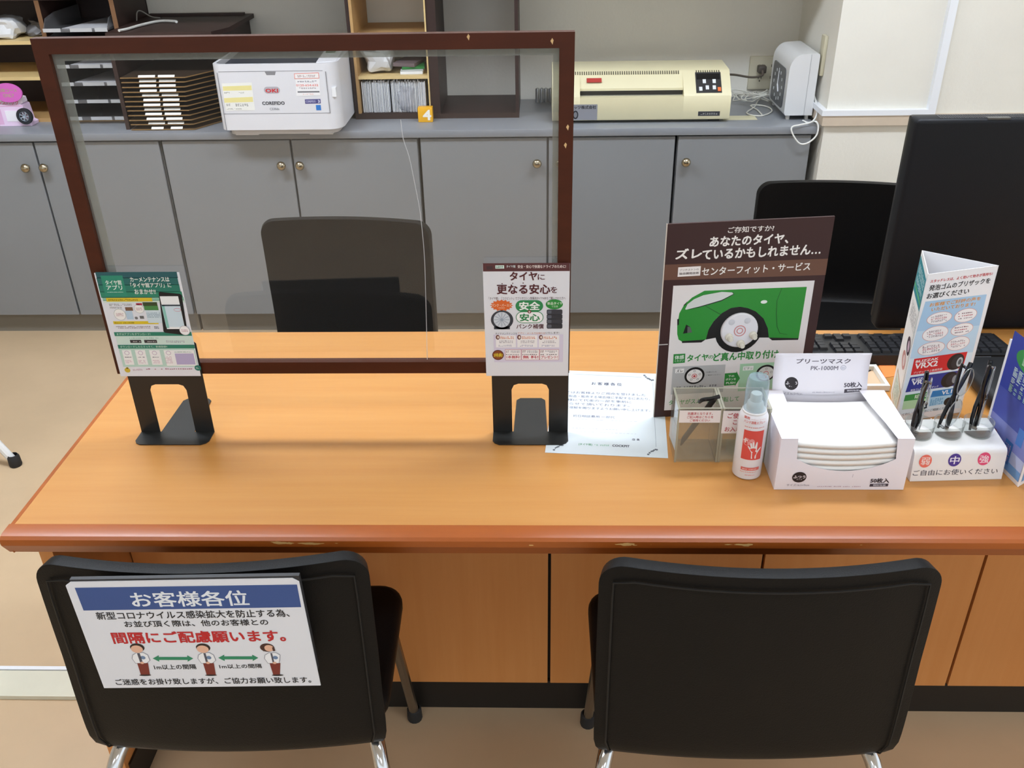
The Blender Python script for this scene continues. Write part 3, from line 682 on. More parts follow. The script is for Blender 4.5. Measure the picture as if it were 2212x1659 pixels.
P_CAN=[
 ('t', '薬用', 'e0766e', -20.9, 116.9, -11.6, 121.8, 2, 2),
 ('d','eab0aa',-10.5,117.3,15.1,118.6,14,2),
 ('t', 'ハンド消毒スプレー', 'e0766e', -20.2, 109.5, 14.6, 115.0, 1, 2),
 ('d','e0968e',-18.2,101.6,14.8,104.6,10,2),
 ('p','e0564e',[[-20.4,96.6],[15.7,96.6],[17.2,41.3],[-19.4,41.3]],1),
 ('e','eba0a0',-3.6,75.1,4.6,6.4,2),
 ('e','eba0a0',-11.4,75.1,5.8,6.7,2),
 ('p','eba0a0',[[-16.0,71.8],[0.6,71.8],[-7.7,62.4]],2),
 ('r','f4e0e0',-15.2,73.1,-12.5,81.8,3),
 ('r','f4e0e0',-17.3,76.9,-9.9,78.7,3),
 ('p','eceaea',[[-2.1,44.1],[-2.5,55.6],[-6.4,62.4],[-9.4,67.1],[-8.2,68.4],[-4.0,63.7],[-6.0,71.8],[-5.3,75.1],[-3.7,73.8],[-1.2,65.7],[-2.1,73.8],[-1.2,77.1],[0.5,73.8],[1.5,65.1],[3.2,73.8],[4.2,76.9],[5.8,74.5],[5.8,62.4],[5.5,58.3],[10.9,65.1],[12.6,65.6],[12.2,63.1],[7.5,55.6],[5.8,51.6],[5.7,44.1]],3),
 ('r','e0766e',-15.8,20.3,14.7,26.2,2),
 ('d','f2d8d6',-13.1,21.7,12.6,24.4,10,3),
 ('d','eab0aa',-16.5,15.8,11.0,18.9,10,2),
 ('d','eab0aa',-7.9,10.0,8.3,13.0,6,2),
]
P_PEN=[
 ('r','efe8e6',2.1,80.1,69.8,103.8,1),
 ('t', '抗菌済となります。', 'c0383c', 15.7, 95.2, 56.4, 100.4, 1, 2),
 ('t', 'ご記入時はこちらを', 'c0383c', 15.1, 88.6, 58.0, 93.6, 1, 2),
 ('t', 'ご使用ください', 'c0383c', 20.3, 82.3, 52.9, 86.9, 1, 2),
]
P_PEN2=[
 ('r','efe8e6',-1.5,59.1,62.4,102.9,1),
 ('t', 'ご使用後は', 'b03038', 6.4, 88.5, 55.0, 98.5, 1, 2),
 ('t', 'こちらへ', 'b03038', 16.2, 76.7, 53.2, 85.5, 1, 2),
 ('t', 'お入れ下さい', 'b03038', 3.8, 62.8, 59.1, 72.0, 1, 2),
]
P_STAND=[
 ('e','ef7868',19.5,37.1,10.3,11.8,2),
 ('t', '弱', 'fbe0da', 12.7, 30.4, 26.5, 43.8, 1, 3),
 ('e','4c3a94',66.9,37.8,10.4,11.7,2),
 ('t', '中', 'f0eef8', 59.7, 30.5, 74.5, 44.6, 1, 3),
 ('e','e4527e',114.7,38.6,10.4,11.8,2),
 ('t', '強', 'fbe0ea', 107.4, 31.3, 122.3, 45.2, 1, 3),
 ('t', 'ご自由にお使いください', '3a3848', 2.7, 10.5, 141.3, 20.9, 0, 2),
]
P_PRINTER=[
 ('p','f0efe8',[[25.8,173.8],[127.6,176.2],[124.6,84.8],[24.5,84.4]],1),
 ('p','ece098',[[27.8,164.3],[124.7,166.5],[123.9,151.0],[27.3,150.1]],2),
 ('p','ece098',[[25.1,126.0],[123.0,129.1],[122.4,112.6],[24.8,110.8]],2),
 ('d','8a8a80',29.6,140.8,49.8,146.5,4,2),
 ('d','8a8a80',79.0,140.3,97.9,146.0,4,2),
 ('d','6a6a6a',30.0,99.5,45.7,108.0,2,2),
 ('d','6a6a6a',61.3,98.0,106.7,107.7,6,2),
 ('d','8a8a80',28.8,88.0,80.9,92.7,10,2),
 ('rr','b4b0b6',164.8,139.1,218.5,161.5,1,1),
 ('t', 'OKI', 'd2242c', 170.2, 142.7, 211.4, 154.6, 2, 2),
 ('t', 'COREFIDO', '3a4048', 152.6, 102.3, 228.3, 113.1, 2, 2),
 ('t', 'C530dn', '8a8e94', 175.6, 84.8, 207.4, 92.1, 1, 2),
 ('p','e88a78',[[273.2,203.4],[355.8,205.2],[355.5,186.4],[272.5,185.5]],1),
 ('p','f2eeec',[[274.9,201.6],[353.9,203.1],[353.7,188.3],[274.7,187.3]],2),
 ('d','9a7a74',283.8,190.6,344.2,198.8,10,3),
 ('p','f2f0f0',[[274.9,184.6],[356.3,186.1],[352.5,131.3],[271.8,130.3]],1),
 ('d','5a5a6e',281.3,174.4,346.4,180.0,8,2),
 ('t', '0120-654-632', 'e8796a', 275.5, 161.6, 349.1, 168.4, 1, 2),
 ('d','9a8a90',284.0,152.7,342.4,158.3,8,2),
 ('r','6e6e72',277.3,141.2,350.9,145.8,2),
 ('d','eab0a0',294.1,133.7,331.6,138.2,6,2),
 ('p','4c4a84',[[298.1,119.0],[351.1,119.8],[350.8,105.2],[298.2,104.4]],1),
 ('t', 'COREFIDO', 'c8c8e4', 301.0, 108.4, 334.1, 115.4, 1, 2),
 ('t', '3', 'e4e4f4', 342.2, 107.5, 347.6, 116.6, 2, 2),
 ('r','2f7ac8',333.1,82.5,349.7,100.1,1),
]
P_LAM=[
 ('r','8a8a90',67.9,8.3,157.1,62.2,1),
 ('t', 'ッツ株式会社', '2a2a30', 76.4, 46.6, 152.5, 58.2, 2, 2),
 ('e','26262c',81.0,26.8,9.9,14.8,2),
 ('e','77777c',81.0,26.8,5.9,9.9,3),
 ('r','3a3a3e',508.2,18.8,583.6,34.2,1),
 ('d','b0b0a8',517.0,22.7,576.8,29.7,8,2),
]
POSTER_WHEEL = (.1407, .1709)
POSTER_NUTS = [(.1245, .1884), (.1524, .1898), (.1223, .16), (.1445, .1462), (.165, .1617)]
# ================================================================== the room
m_wall = M('wallpaper', 'e3dfd4', .85, bump=(90, .35), vary=(3, .03))
m_floor = M('vinyl_floor', 'c8ad8b', .38, vary=(2.2, .09), bump=(25, .06))
m_gap = M('dark_gap', '1c1815', .7)
struct('floor', MB().box(-4.5, 4, -4, 3.9, -.1, 0), m_floor)
struct('ceiling', MB().box(-4.5, 4, -4, 3.9, 2.6, 2.7), M('ceiling_board', 'f0efea', .9))
struct('wall_back', MB().box(-4.5, 4, 3.668, 3.9, 0, 2.6), m_wall)
struct('wall_right', MB().box(.978, 4, 3.19, 3.668, 0, 2.6), m_wall)
struct('wall_left', MB().box(-4.6, -4.5, -4, 3.9, 0, 2.6), m_wall)
struct('wall_front_added', MB().box(-4.5, 4, -4.1, -4, 0, 1.0), M('reflection_wall', '6e675f', .8))   # unseen low wall, added to darken what the pane reflects
struct('trim_1', MB().box(-4.5, .978, 3.2, 3.668, 1.39, 2.6), M('bulkhead', 'dcd8d0', .8))   # bulkhead over the counter alcove
m_rail = M('dado_board', 'cdbca8', .5, vary=(8, .05)); m_duct = M('white_duct', 'e8eaee', .4)
mb = MB().box(.964, 4, 3.172, 3.19, .804, .838).box(.964, .978, 3.19, 3.668, .804, .838); struct('trim_2', mb, m_rail)
mb = MB().box(.958, 1.335, 3.168, 3.19, .838, .856).box(.958, .978, 3.19, 3.668, .838, .856).box(1.31, 1.335, 3.168, 3.19, .856, 2.6); struct('trim_3', mb, m_duct)
m_sill = M('floor_rail', 'd6d3bf', .4, vary=(5, .05))
struct('trim_4', MB().box(-4.5, -.835, 1.404, 1.482, 0, .006).box(-4.5, -.835, 1.404, 1.436, .006, .0085).box(-4.5, -.835, 1.404, 1.412, .0085, .0105), m_sill)
struct('trim_5', MB().box(-4.5, -.835, 1.484, 1.494, 0, .008), m_duct)
for x, y, k in LAMPS:
    t = thing('ceiling_light', 'white recessed ceiling light panel', 'ceiling light', (x, y, 2.6), group='ceiling light panels over the shop')
    mb = MB()
    for a in (-1, 1): mb.box(x-.64, x+.64, y+a*.16-.02, y+a*.16+.02, 2.57, 2.6); mb.box(x+a*.62-.02, x+a*.62+.02, y-.14, y+.14, 2.57, 2.6)
    mb.build('frame', M('lamp_frame', 'f0f0f0', .4), t)
    MB().box(x-.6, x+.6, y-.14, y+.14, 2.585, 2.598).build('diffuser', M('lamp_%.1f' % k, 'e6f1ff', .5, emit=LAMP_POWER*k), t)

# ================================================================== service desk
m_lam = M('beech_laminate', 'c38644', .32, vary=(5, .06), stretch=(.5, 9, 9), alt='ca904e')
m_panel = M('beech_panel', 'cb8546', .45, vary=(5, .06), stretch=(9, 9, .5), alt='d28e50')
m_kick = M('black_kick', '17130f', .5)
def trim_mat():
    m = M('stained_edge', 'ad5c22', .32, spec=.4, vary=(6, .1), stretch=(.6, 6, 6), alt='a0521d'); nt = m.node_tree
    if nt.nodes.get('chips'): return m
    p = nt.nodes['Principled BSDF']; src = p.inputs['Base Color'].links[0].from_socket
    g = N(nt, 'ShaderNodeTexCoord'); mp = N(nt, 'ShaderNodeMapping'); mp.inputs['Scale'].default_value = (1, 4, 4); mp.name = 'chips'
    ns = N(nt, 'ShaderNodeTexNoise'); ns.inputs['Scale'].default_value = 16; ns.inputs['Detail'].default_value = 4
    nt.links.new(g.outputs['Object'], mp.inputs[0]); nt.links.new(mp.outputs[0], ns.inputs['Vector'])
    sx = N(nt, 'ShaderNodeSeparateXYZ'); nt.links.new(g.outputs['Object'], sx.inputs[0])
    # worn patches only along the arris of the nosing
    d = N(nt, 'ShaderNodeMath', operation='SUBTRACT'); d.inputs[1].default_value = .711; nt.links.new(sx.outputs[2], d.inputs[0])
    ab = N(nt, 'ShaderNodeMath', operation='ABSOLUTE'); nt.links.new(d.outputs[0], ab.inputs[0])
    r = N(nt, 'ShaderNodeMapRange'); r.inputs[1].default_value = 0; r.inputs[2].default_value = .011; r.inputs[3].default_value = .07; r.inputs[4].default_value = -.2
    nt.links.new(ab.outputs[0], r.inputs[0])
    ad = N(nt, 'ShaderNodeMath', operation='ADD'); nt.links.new(ns.outputs['Fac'], ad.inputs[0]); nt.links.new(r.outputs[0], ad.inputs[1])
    gt = N(nt, 'ShaderNodeMath', operation='GREATER_THAN'); gt.inputs[1].default_value = .665; nt.links.new(ad.outputs[0], gt.inputs[0])
    mx = N(nt, 'ShaderNodeMix', data_type='RGBA'); mx.inputs[7].default_value = lin('dcb070')
    nt.links.new(gt.outputs[0], mx.inputs[0]); nt.links.new(src, mx.inputs[6]); nt.links.new(mx.outputs[2], p.inputs['Base Color'])
    return m
m_trim = trim_mat()
desk = thing('service_desk', 'long beech service desk with a worn reddish brown edge', 'desk', (.4, 1.4, 0))
MB().box(-.821, 1.75, 1.122, 1.79, .684, .72).build('worktop', m_lam, desk)
prof = [(1.1222, .72), (1.100, .72), (1.094, .7185), (1.0895, .7145), (1.088, .709), (1.0885, .704), (1.102, .681), (1.1222, .681)]
MB().prism(prof, lambda p, q, t: (t, p, q), -.830, 1.75).build('front_edge', m_trim, desk, smooth=24)
profl = [(-.8212, .72), (-.828, .7195), (-.8315, .716), (-.832, .709), (-.8315, .704), (-.823, .681), (-.8212, .681)]
MB().prism(profl, lambda p, q, t: (p, t, q), 1.1, 1.79).build('side_edge', m_trim, desk)
mb = MB().box(-.829, -.806, 1.165, 1.785, 0, .6835); mb.build('side_panel', m_panel, desk)
gx = [-.806, -.393, .021, .435, .858, 1.28, 1.72]
for a, b in zip(gx[:-1], gx[1:]): MB().box(a+.003, b-.003, 1.387, 1.402, .084, .683).build('front_panel', m_panel, desk)
MB().box(-.805, 1.72, 1.402, 1.406, 0, .683).build('backing_board', m_gap, desk)
MB().box(-.805, 1.72, 1.392, 1.4015, 0, .083).build('kickboard', m_kick, desk)
MB().box(-.8055, -.801, 1.175, 1.392, 0, .083).build('kickboard', m_kick, desk)
sd = thing('staff_desk', 'beech staff desk behind the service desk under the black monitor', 'desk', (1.3, 1.95, 0))
MB().box(.89, 1.75, 1.795, 2.13, .685, .713).build('worktop', m_lam, sd)
for x in (.92, 1.68): MB().box(x, x+.03, 1.82, 2.12, 0, .685).build('leg', m_panel, sd)

# ================================================================== cupboards with the grey counter
m_grey = M('grey_door', '86888a', .45, vary=(4, .02)); m_cab = M('grey_carcass', '86888a', .5); m_top = M('grey_counter', '8a8d92', .3, vary=(6, .03))
m_knob = M('brass_knob', 'b0a48c', .22, metal=1)
def cupboard(x0, x1, splits, knobs, label):
    t = thing('base_cupboard', label, 'cupboard', ((x0+x1)/2, 3.44, 0))
    MB().box(x0+.002, x1-.002, 3.235, 3.66, .08, .766).build('carcass', m_gap if False else m_cab, t)
    MB().box(x0+.002, x1-.002, 3.25, 3.27, 0, .08).build('toe_kick', M('toe_kick', '7d786e', .5), t)
    xs = [x0]+splits+[x1]
    for i, (a, b) in enumerate(zip(xs[:-1], xs[1:])):
        d = MB().rbox(a+.0035, b-.0035, 3.215, 3.234, .086, .762, .002, 1).build('door', m_grey, t)
        for k in knobs:
            if a < k < b:
                rot = Matrix.Translation((k, 3.215, .676)) @ Matrix.Rotation(math.pi/2, 4, 'X')
                MB().lathe([(0, .034), (.008, .0332), (.014, .0285), (.0165, .022), (.0145, .0155), (.008, .011), (.0065, 0), (0, 0)], seg=20, mat=rot).build('knob', m_knob, d)
    return t
cupboard(-2.73, -2.26, [], [-2.3], 'grey base cupboard whose single door has a knob by the hinge gap')
cupboard(-2.255, -1.340, [-1.793], [-1.833, -1.767], 'grey double cupboard under the pink display and clear letter trays')
cupboard(-1.334, -.421, [-.873], [-.911, -.845], 'grey double cupboard under the white printer')
cupboard(-.417, .481, [.034], [-.004, .075], 'grey double cupboard under the empty dark shelf frame')
cupboard(.485, .950, [], [.518], 'grey single cupboard next to the cream column')
struct_top = MB().rbox(-2.75, .962, 3.203, 3.66, .768, .795, .003, 2).build('counter_top', m_top, origin=(-.9, 3.43, .768))
tag(struct_top, 'long grey laminate counter top running over all the cupboards', 'counter')

# ================================================================== chairs
m_leather = M('black_leatherette', '0c0b0b', .5, spec=.22, bump=(420, .2)); m_chrome = M('chrome', 'd0d0d2', .12, metal=1); m_rub = M('rubber', '232324', .7)
m_steel = M('satin_steel', '8f8b84', .3, metal=1)
def arcpath(pts, n):
    P = [Vector((0, a, b)) for a, b in pts]; L = [0]
    for a, b in zip(P[:-1], P[1:]): L.append(L[-1]+(b-a).length)
    def at(t):
        d = t*L[-1]
        for i in range(len(P)-1):
            if d <= L[i+1]+1e-9: return P[i].lerp(P[i+1], (d-L[i])/(L[i+1]-L[i]))
        return P[-1]
    return at, L[-1]
def make_chair(label):
    t = thing('reception_chair', label, 'chair', group=None)
    path = smoothpath([(0, -.10, .408), (0, -.165, .408), (0, -.192, .425), (0, -.203, .47), (0, -.207, .60), (0, -.206, .70), (0, -.203, .790)], 8)
    at, LL = arcpath([(p.y, p.z) for p in path], 0); Wd = .228
    def surf(a, b, off=0):
        t_ = b; d = (1-t_)*LL; r = .036
        w = Wd if d > r else Wd-r+math.sqrt(max(0, r*r-(r-d)**2))
        w -= .06*max(0, 1-t_/.28)**1.6
        s = (a*2-1); p = at(t_); f = .35+.65*min(1, t_*1.6)
        q = s*w/Wd; return (s*w, p.y+.031*q*q*f+off, p.z)
    top = .036/LL; bs = [j/24*(1-top) for j in range(25)]+[1-top*(1-math.sin(k/8*math.pi/2)) for k in range(1, 9)]
    mb = MB(); nu = 20; vs = [surf(i/nu, b) for b in bs for i in range(nu+1)]
    mb.add(vs, [(j*(nu+1)+i, j*(nu+1)+i+1, (j+1)*(nu+1)+i+1, (j+1)*(nu+1)+i) for j in range(len(bs)-1) for i in range(nu)])
    o = mb.build('backrest', m_leather, t)
    s = o.modifiers.new('thick', 'SOLIDIFY'); s.thickness = .021; s.offset = 0
    bv = o.modifiers.new('round', 'BEVEL'); bv.width = .0085; bv.segments = 4; bv.limit_method = 'ANGLE'; bv.angle_limit = math.radians(50)
    # stitched seam on the back
    loop = []
    for k in range(13): loop.append(surf(.035, .14+.80*k/12, -.0145))
    for k in range(1, 16): loop.append(surf(.035+.93*k/16, .955, -.0145))
    for k in range(13): loop.append(surf(.965, .94-.80*k/12, -.0145))
    MB().tube(loop, .0016, 5).build('seam', M('seam_thread', '0d0c0c', .6), o, inv=WM[t.name].inverted())
    mb = MB().prism(rrect(-.2225, -.15, .2225, .155, .045, 6), lambda p, q, r: (p, q, r), .405, .438)
    so = mb.build('seat', m_leather, t)
    bv = so.modifiers.new('round', 'BEVEL'); bv.width = .011; bv.segments = 3; bv.limit_method = 'ANGLE'; bv.angle_limit = math.radians(50)
    MB().tube([(-.19, .1, .397), (-.19, -.12, .397)], .009, 8).tube([(.19, .1, .397), (.19, -.12, .397)], .009, 8).tube([(-.19, .09, .397), (.19, .09, .397)], .008, 8).tube([(-.19, -.11, .397), (.19, -.11, .397)], .008, 8).build('seat_frame', m_steel, t)
    for sx in (-1, 1):
        lg = MB().tube(smoothpath([(sx*.19, .06, .392), (sx*.192, .115, .375), (sx*.198, .15, .26), (sx*.208, .212, .02)], 5), .0105, 10).build('leg', m_steel, t)
        MB().lathe([(0, 0), (.0155, 0), (.0165, .004), (.0155, .030), (.0118, .033)], (sx*.208, .213, 0), 14).build('rubber_foot', m_rub, lg, inv=WM[t.name].inverted())
        lg = MB().tube(smoothpath([(sx*.190, -.05, .395), (sx*.198, -.13, .394), (sx*.211, -.178, .372), (sx*.222, -.212, .30), (sx*.240, -.31, .02)], 6), .0125, 12).build('leg', m_chrome, t)
        MB().lathe([(0, 0), (.0165, 0), (.0175, .004), (.0165, .030), (.013, .033)], (sx*.241, -.313, 0), 14).build('rubber_foot', m_rub, lg, inv=WM[t.name].inverted())
    return t
ch = make_chair('black padded chair carrying the blue and white customer notice on its back')
for o, l, r, lb in ((None, (.312, 1.138, 0), 0, 'black padded chair with a bare back beside the one carrying a notice'),
                    (None, (-.522, 2.125, 0), math.pi-.062, 'black chair behind the desk seen through the framed screen'),
                    (None, (.845, 2.405, 0), math.pi-.10, 'black chair between the brown tyre poster and the monitor')):
    dup(ch, l, r, lb)
ch.location = (-.470, 1.143, 0); ch.rotation_euler = (0, 0, .03)
st = thing('white_stool', 'white tube stool with black rubber foot left of the desk', 'stool', (-1.99, 2.36, 0))
MB().lathe([(0, .44), (.16, .44), (.165, .455), (.15, .47), (0, .47)], (-1.99, 2.36, 0), 24).build('seat', M('white_paint', 'e6e6e4', .35), st)
for f in ((-1.622, 2.314, 0), (-2.20, 2.70, 0), (-2.20, 2.03, 0)):
    d = Vector((f[0]+1.99, f[1]-2.36, 0))*.3
    lg = MB().tube([(f[0], f[1], .012), (-1.99+d.x, 2.36+d.y, .445)], .0125, 10).build('leg', MATS['white_paint'], st)
    MB().lathe([(0, 0), (.017, 0), (.019, .006), (.018, .032), (.0135, .04)], f, 14).build('rubber_foot', m_rub, lg, inv=WM[st.name].inverted())

# ================================================================== screen on two bookends
m_frame = M('dark_frame_wood', '481f0d', .45, spec=.3, vary=(10, .15), stretch=(1, 4, 4)); m_film = CLEAR('clear_film', 'fefefe', .008, 'e4e6e8', .015, 1.5, bump=(1.2, .03))
scr = thing('framed_screen', 'clear sneeze screen in a dark brown wooden frame above the desk', 'screen', (-.342, 1.395, .84))
X0, X1, Z0, Z1, B = -.737, .053, .840, 1.397, .022
def bar(poly): MB().prism(poly, lambda p, q, t: (p, t, q), 1.389, 1.405).build('frame_bar', m_frame, scr)
bar([(X0, Z1), (X1, Z1), (X1-B, Z1-B), (X0+B, Z1-B)]); bar([(X0, Z0), (X0+B, Z0+B), (X1-B, Z0+B), (X1, Z0)])
bar([(X0, Z0), (X0, Z1), (X0+B, Z1-B), (X0+B, Z0+B)]); bar([(X1, Z0), (X1-B, Z0+B), (X1-B, Z1-B), (X1, Z1)])
MB().box(X0+B, X1-B, 1.3965, 1.3975, Z0+B, Z1-B).build('pane', m_film, scr)
m_tape = CLEAR('tape', 'dcdeda', .32, 'b4b6b0', .2, 1.4)
MB().box(X0+B, X1-B, 1.3980, 1.3990, Z1-B-.011, Z1-B).build('edge_tape', m_tape, scr)
MB().box(X0+B, X0+B+.016, 1.3980, 1.3990, Z0+B, Z1-B-.011).build('edge_tape', m_tape, scr)
MB().box(X1-B-.009, X1-B, 1.3980, 1.3990, Z0+B, Z1-B-.011).build('edge_tape', m_tape, scr)
MB().tube(smoothpath([(-.207, 1.3950, 1.274), (-.205, 1.3950, 1.245), (-.198, 1.3950, 1.216), (-.192, 1.3950, 1.172), (-.187, 1.3950, 1.127), (-.185, 1.3950, 1.065), (-.186, 1.3950, 1.016), (-.189, 1.3950, .94), (-.192, 1.3950, .864)], 4), .0006, 5).build('film_crease', CLEAR('crease', 'f4f4f4', .4, 'f0f0f2', .2), scr)
for x, z in ((.044, 1.262), (.041, 1.235), (.02, 1.385), (-.10, 1.392)):
    MB().prism([(x-.002, z), (x+.0005, z+.004), (x+.0025, z+.001), (x+.001, z-.005)], lambda p, q, t: (p, t, q), 1.3885, 1.3892).build('chip', M('bare_wood', 'd8b480', .6), scr)
m_bk = M('black_steel', '20201f', .38)
def bookend(x0, x1, tilt, label):
    t = thing('bookend', label, 'bookend', ((x0+x1)/2, 1.386, .72)); w = x1-x0; xc = (x0+x1)/2
    z = .7205
    mb = MB(); TH = .0016
    # front foot strip + tongue (one plate), cut from the upright
    foot = rrect(x0, 1.344, x1, 1.386, .014, 5)
    mb.prism(foot[:0]+[(x0, 1.386), (x0, 1.356)]+[(x0+.004, 1.349), (x0+.012, 1.344), (x1-.012, 1.344), (x1-.004, 1.349)]+[(x1, 1.356), (x1, 1.386)], lambda p, q, r: (p, q, r), z, z+TH)
    tl, tr_ = xc-.030, xc+.030; dx = tilt
    mb.prism([(tl, 1.386), (tr_, 1.386), (tr_+dx-.003, 1.495), (tr_+dx-.010, 1.503), (tl+dx+.010, 1.503), (tl+dx+.003, 1.495)], lambda p, q, r: (p, q, r), z, z+TH)
    mb.build('base_plate', m_bk, t)
    up_ = MB(); h = .20; lw = .034
    for a, b in ((x0, x0+lw), (x1-lw, x1)): up_.box(a, b, 1.386, 1.3876, z, z+.10)
    up_.prism([(x0, z+.10), (x1, z+.10), (x1, z+h-.02), (x1-.02, z+h), (x0+.02, z+h), (x0, z+h-.02)], lambda p, q, r: (p, r, q), 1.386, 1.3876)
    for a, sgn in ((x0+lw, 1), (x1-lw, -1)):
        up_.prism([(a, z+.10), (a+sgn*.012, z+.10), (a+sgn*.004, z+.097), (a, z+.088)], lambda p, q, r: (p, r, q), 1.386, 1.3876)
    up_.build('upright', m_bk, t)
    return t
bookend(-.719, -.586, .0, 'black steel bookend standing under the green app notice')
bookend(-.081, .052, .0, 'black steel bookend standing on the corner of the letter')
m_paper = M('paper', 'f2f0ee', .55); m_lam2 = M('laminated_sheet', 'e4e5eb', .3, spec=.4)
def card(name, label, cat, fn, w, h, items, th=.0012, mat=None, base=None, lift=.00012):
    c = MB().hexa([fn(0, 0, -th), fn(w, 0, -th), fn(w, h, -th), fn(0, h, -th), fn(0, 0), fn(w, 0), fn(w, h), fn(0, h)]).build(name, mat or m_paper, origin=tuple(fn(w/2, 0)), smooth=0)
    tag(c, label, cat); printing(items, fn, c, lift=lift)
    return c
card('notice_card', 'green and white app notice with a smartphone picture on a bookend', 'sign', sheet((-.729, 1.3828, .839), (1, 0, 0), (0, 0, 1)), .141, .194, P_APP, mat=m_lam2)
card('notice_card', 'white tyre puncture notice with brown header on a bookend', 'sign', sheet((-.09, 1.3828, .838), (1, 0, 0), (0, 0, 1)), .141, .207, P_TYRE, mat=m_lam2)
fn = sheet((-.618, .9045, .599), (1, 0, .028), (-.028, 0, 1))
c = MB().prism([(0, 0), (.311, 0), (.311, .192), (.303, .198), (.008, .198), (0, .192)], lambda p, q, t: fn(p, q, -t), 0, .0012).build('notice_card', m_lam2, origin=tuple(fn(.15, 0)), smooth=0)
tag(c, 'white customer distancing notice with blue header hung on a chair back', 'sign'); printing(P_CHAIR, fn, c)
f2 = sheet((-.612, .9060, .63), (1, 0, .028), (-.028, 0, 1))
tag(MB().hexa([f2(0, 0, -.006), f2(.305, 0, -.006), f2(.305, .170, -.006), f2(0, .170, -.006), f2(0, 0), f2(.305, 0), f2(.305, .170), f2(0, .170)]).build('clipboard', M('black_board', '2a2a2c', .5), origin=(-.46, .91, .63)), 'black backing board behind the distancing notice on the chair', 'board')

# ================================================================== tyre poster board
pt = thing('poster_board', 'dark brown tyre poster with a green car standing on the desk', 'poster', (.351, 1.452, .72))
fn = sheet((.211, 1.436, .72), (.279, .032, 0), (0, 0, 1))
def slab(fn, x0, x1, y0, y1, z0, z1): return MB().hexa([fn(x0, y0, z0), fn(x1, y0, z0), fn(x1, y1, z0), fn(x0, y1, z0), fn(x0, y0, z1), fn(x1, y0, z1), fn(x1, y1, z1), fn(x0, y1, z1)])
slab(fn, 0, .281, 0, .371, -.004, 0).build('board', [M('poster_brown', '3f2a2a', .45, spec=.3)], pt, smooth=0)
slab(fn, -.0008, 0, 0, .371, -.0042, .0002).build('cut_edge', M('board_core', 'c8bfb4', .7), pt, smooth=0)
MB().hexa([fn(.10, .001, -.10), fn(.18, .001, -.10), fn(.18, .001, -.004), fn(.10, .001, -.004), fn(.11, .25, -.012), fn(.17, .25, -.012), fn(.17, .25, -.004), fn(.11, .25, -.004)]).build('easel_back', M('board_core', 'c8bfb4', .7), pt)
printing(P_POSTER, fn, pt)
def ptm(x, y): return Matrix.Translation(fn(x, y, 0)) @ Matrix.Rotation(math.atan2(.032, .279), 4, 'Z') @ Matrix.Rotation(math.pi/2, 4, 'X')
WX, WY = POSTER_WHEEL
MB().lathe([(0, .0045), (.0310, .0045), (.0328, .003), (.0332, .0006)], seg=40, mat=ptm(WX, WY)).build('wheel_disc', M('ivory_plastic', 'e8e6ec', .3), pt)
for r in (.0098, .0050): MB().lathe([(r-.0008, .0046), (r-.0008, .0050), (r+.0008, .0050), (r+.0008, .0046)], seg=32, mat=ptm(WX, WY)).build('red_ring', INK('d08a8a'), pt)
for k, (x, y) in enumerate(POSTER_NUTS):
    if k < 2: MB().lathe([(0, .0049), (.0052, .0049), (.0058, .0045)], seg=20, mat=ptm(x, y)).build('nut_hole', M('pale_hole', 'd2d2da', .4), pt)
    else: MB().lathe([(0, .018), (.0035, .018), (.0044, .0165), (.0048, .010), (.0068, .009), (.0072, .0046)], seg=20, mat=ptm(x, y)).build('wheel_nut', M('pearl_plastic', 'e4dfd2', .25), pt)
# ================================================================== things on the service desk
fn = sheet((.011, 1.321, .7206), (.21, -.017, 0), (.017, .21, 0))
let = MB().hexa([fn(0, 0, -.0003), fn(.2106, 0, -.0003), fn(.2106, .2952, -.0003), fn(0, .2952, -.0003), fn(0, 0), fn(.2106, 0), fn(.2106, .2952), fn(0, .2952)]).build('letter_sheet', M('bright_paper', 'd9e1e5', .55), origin=(.12, 1.45, .7203), smooth=0)
tag(let, 'printed white letter with scrolled border lying on the desk', 'paper'); printing(P_LETTER, fn, let, lift=.00005, step=.00005)

# acrylic pen boxes
m_acr = CLEAR('acrylic', 'f5f6f2', .10, 'dcd8cc', .03, 1.49); m_acre = CLEAR('acrylic_edge', 'e0e0d2', .5, 'cdc8b4', .15, 1.49)
def penbox(x0, x1, y0, y1, z1, label, items, org):
    t = thing('acrylic_box', label, 'pen box', ((x0+x1)/2, (y0+y1)/2, .72)); w = .0035; z0 = .7205
    def wall(a, b, c, d, nm):
        mb = MB().box(a, b, c, d, z0, z1-.0008)
        mb.build(nm, m_acr, t); MB().box(a, b, c, d, z1-.0008, z1).build('rim', m_acre, t)
    wall(x0+w, x1-w, y0, y0+w, 'front_wall'); wall(x0+w, x1-w, y1-w, y1, 'back_wall'); wall(x0, x0+w, y0, y1, 'side_wall'); wall(x1-w, x1, y0, y1, 'side_wall')
    MB().box(x0+w, x1-w, y0+w, y1-w, z0, z0+w).build('floor_plate', m_acr, t)
    for a in (x0-.0001, x1-w+.0001): MB().box(a, a+w, y0-.0006, y0, z0, z1).build('polished_edge', m_acre, t)
    f = sheet(org, (1, 0, 0), (0, 0, 1)); printing(items, f, t, 'label_sticker', lift=.0002)
    return t
penbox(.229, .3015, 1.2925, 1.362, .8265, 'clear acrylic pen box with a small red lettered label and a pen', P_PEN, (.229, 1.2915, .72))
penbox(.3022, .3815, 1.2925, 1.362, .8265, 'clear acrylic box with large red lettering behind the spray can', P_PEN2, (.304, 1.2915, .72))
pen = thing('ballpoint_pen', 'black ballpoint pen leaning in the clear acrylic box', 'pen', (.26, 1.33, .726))
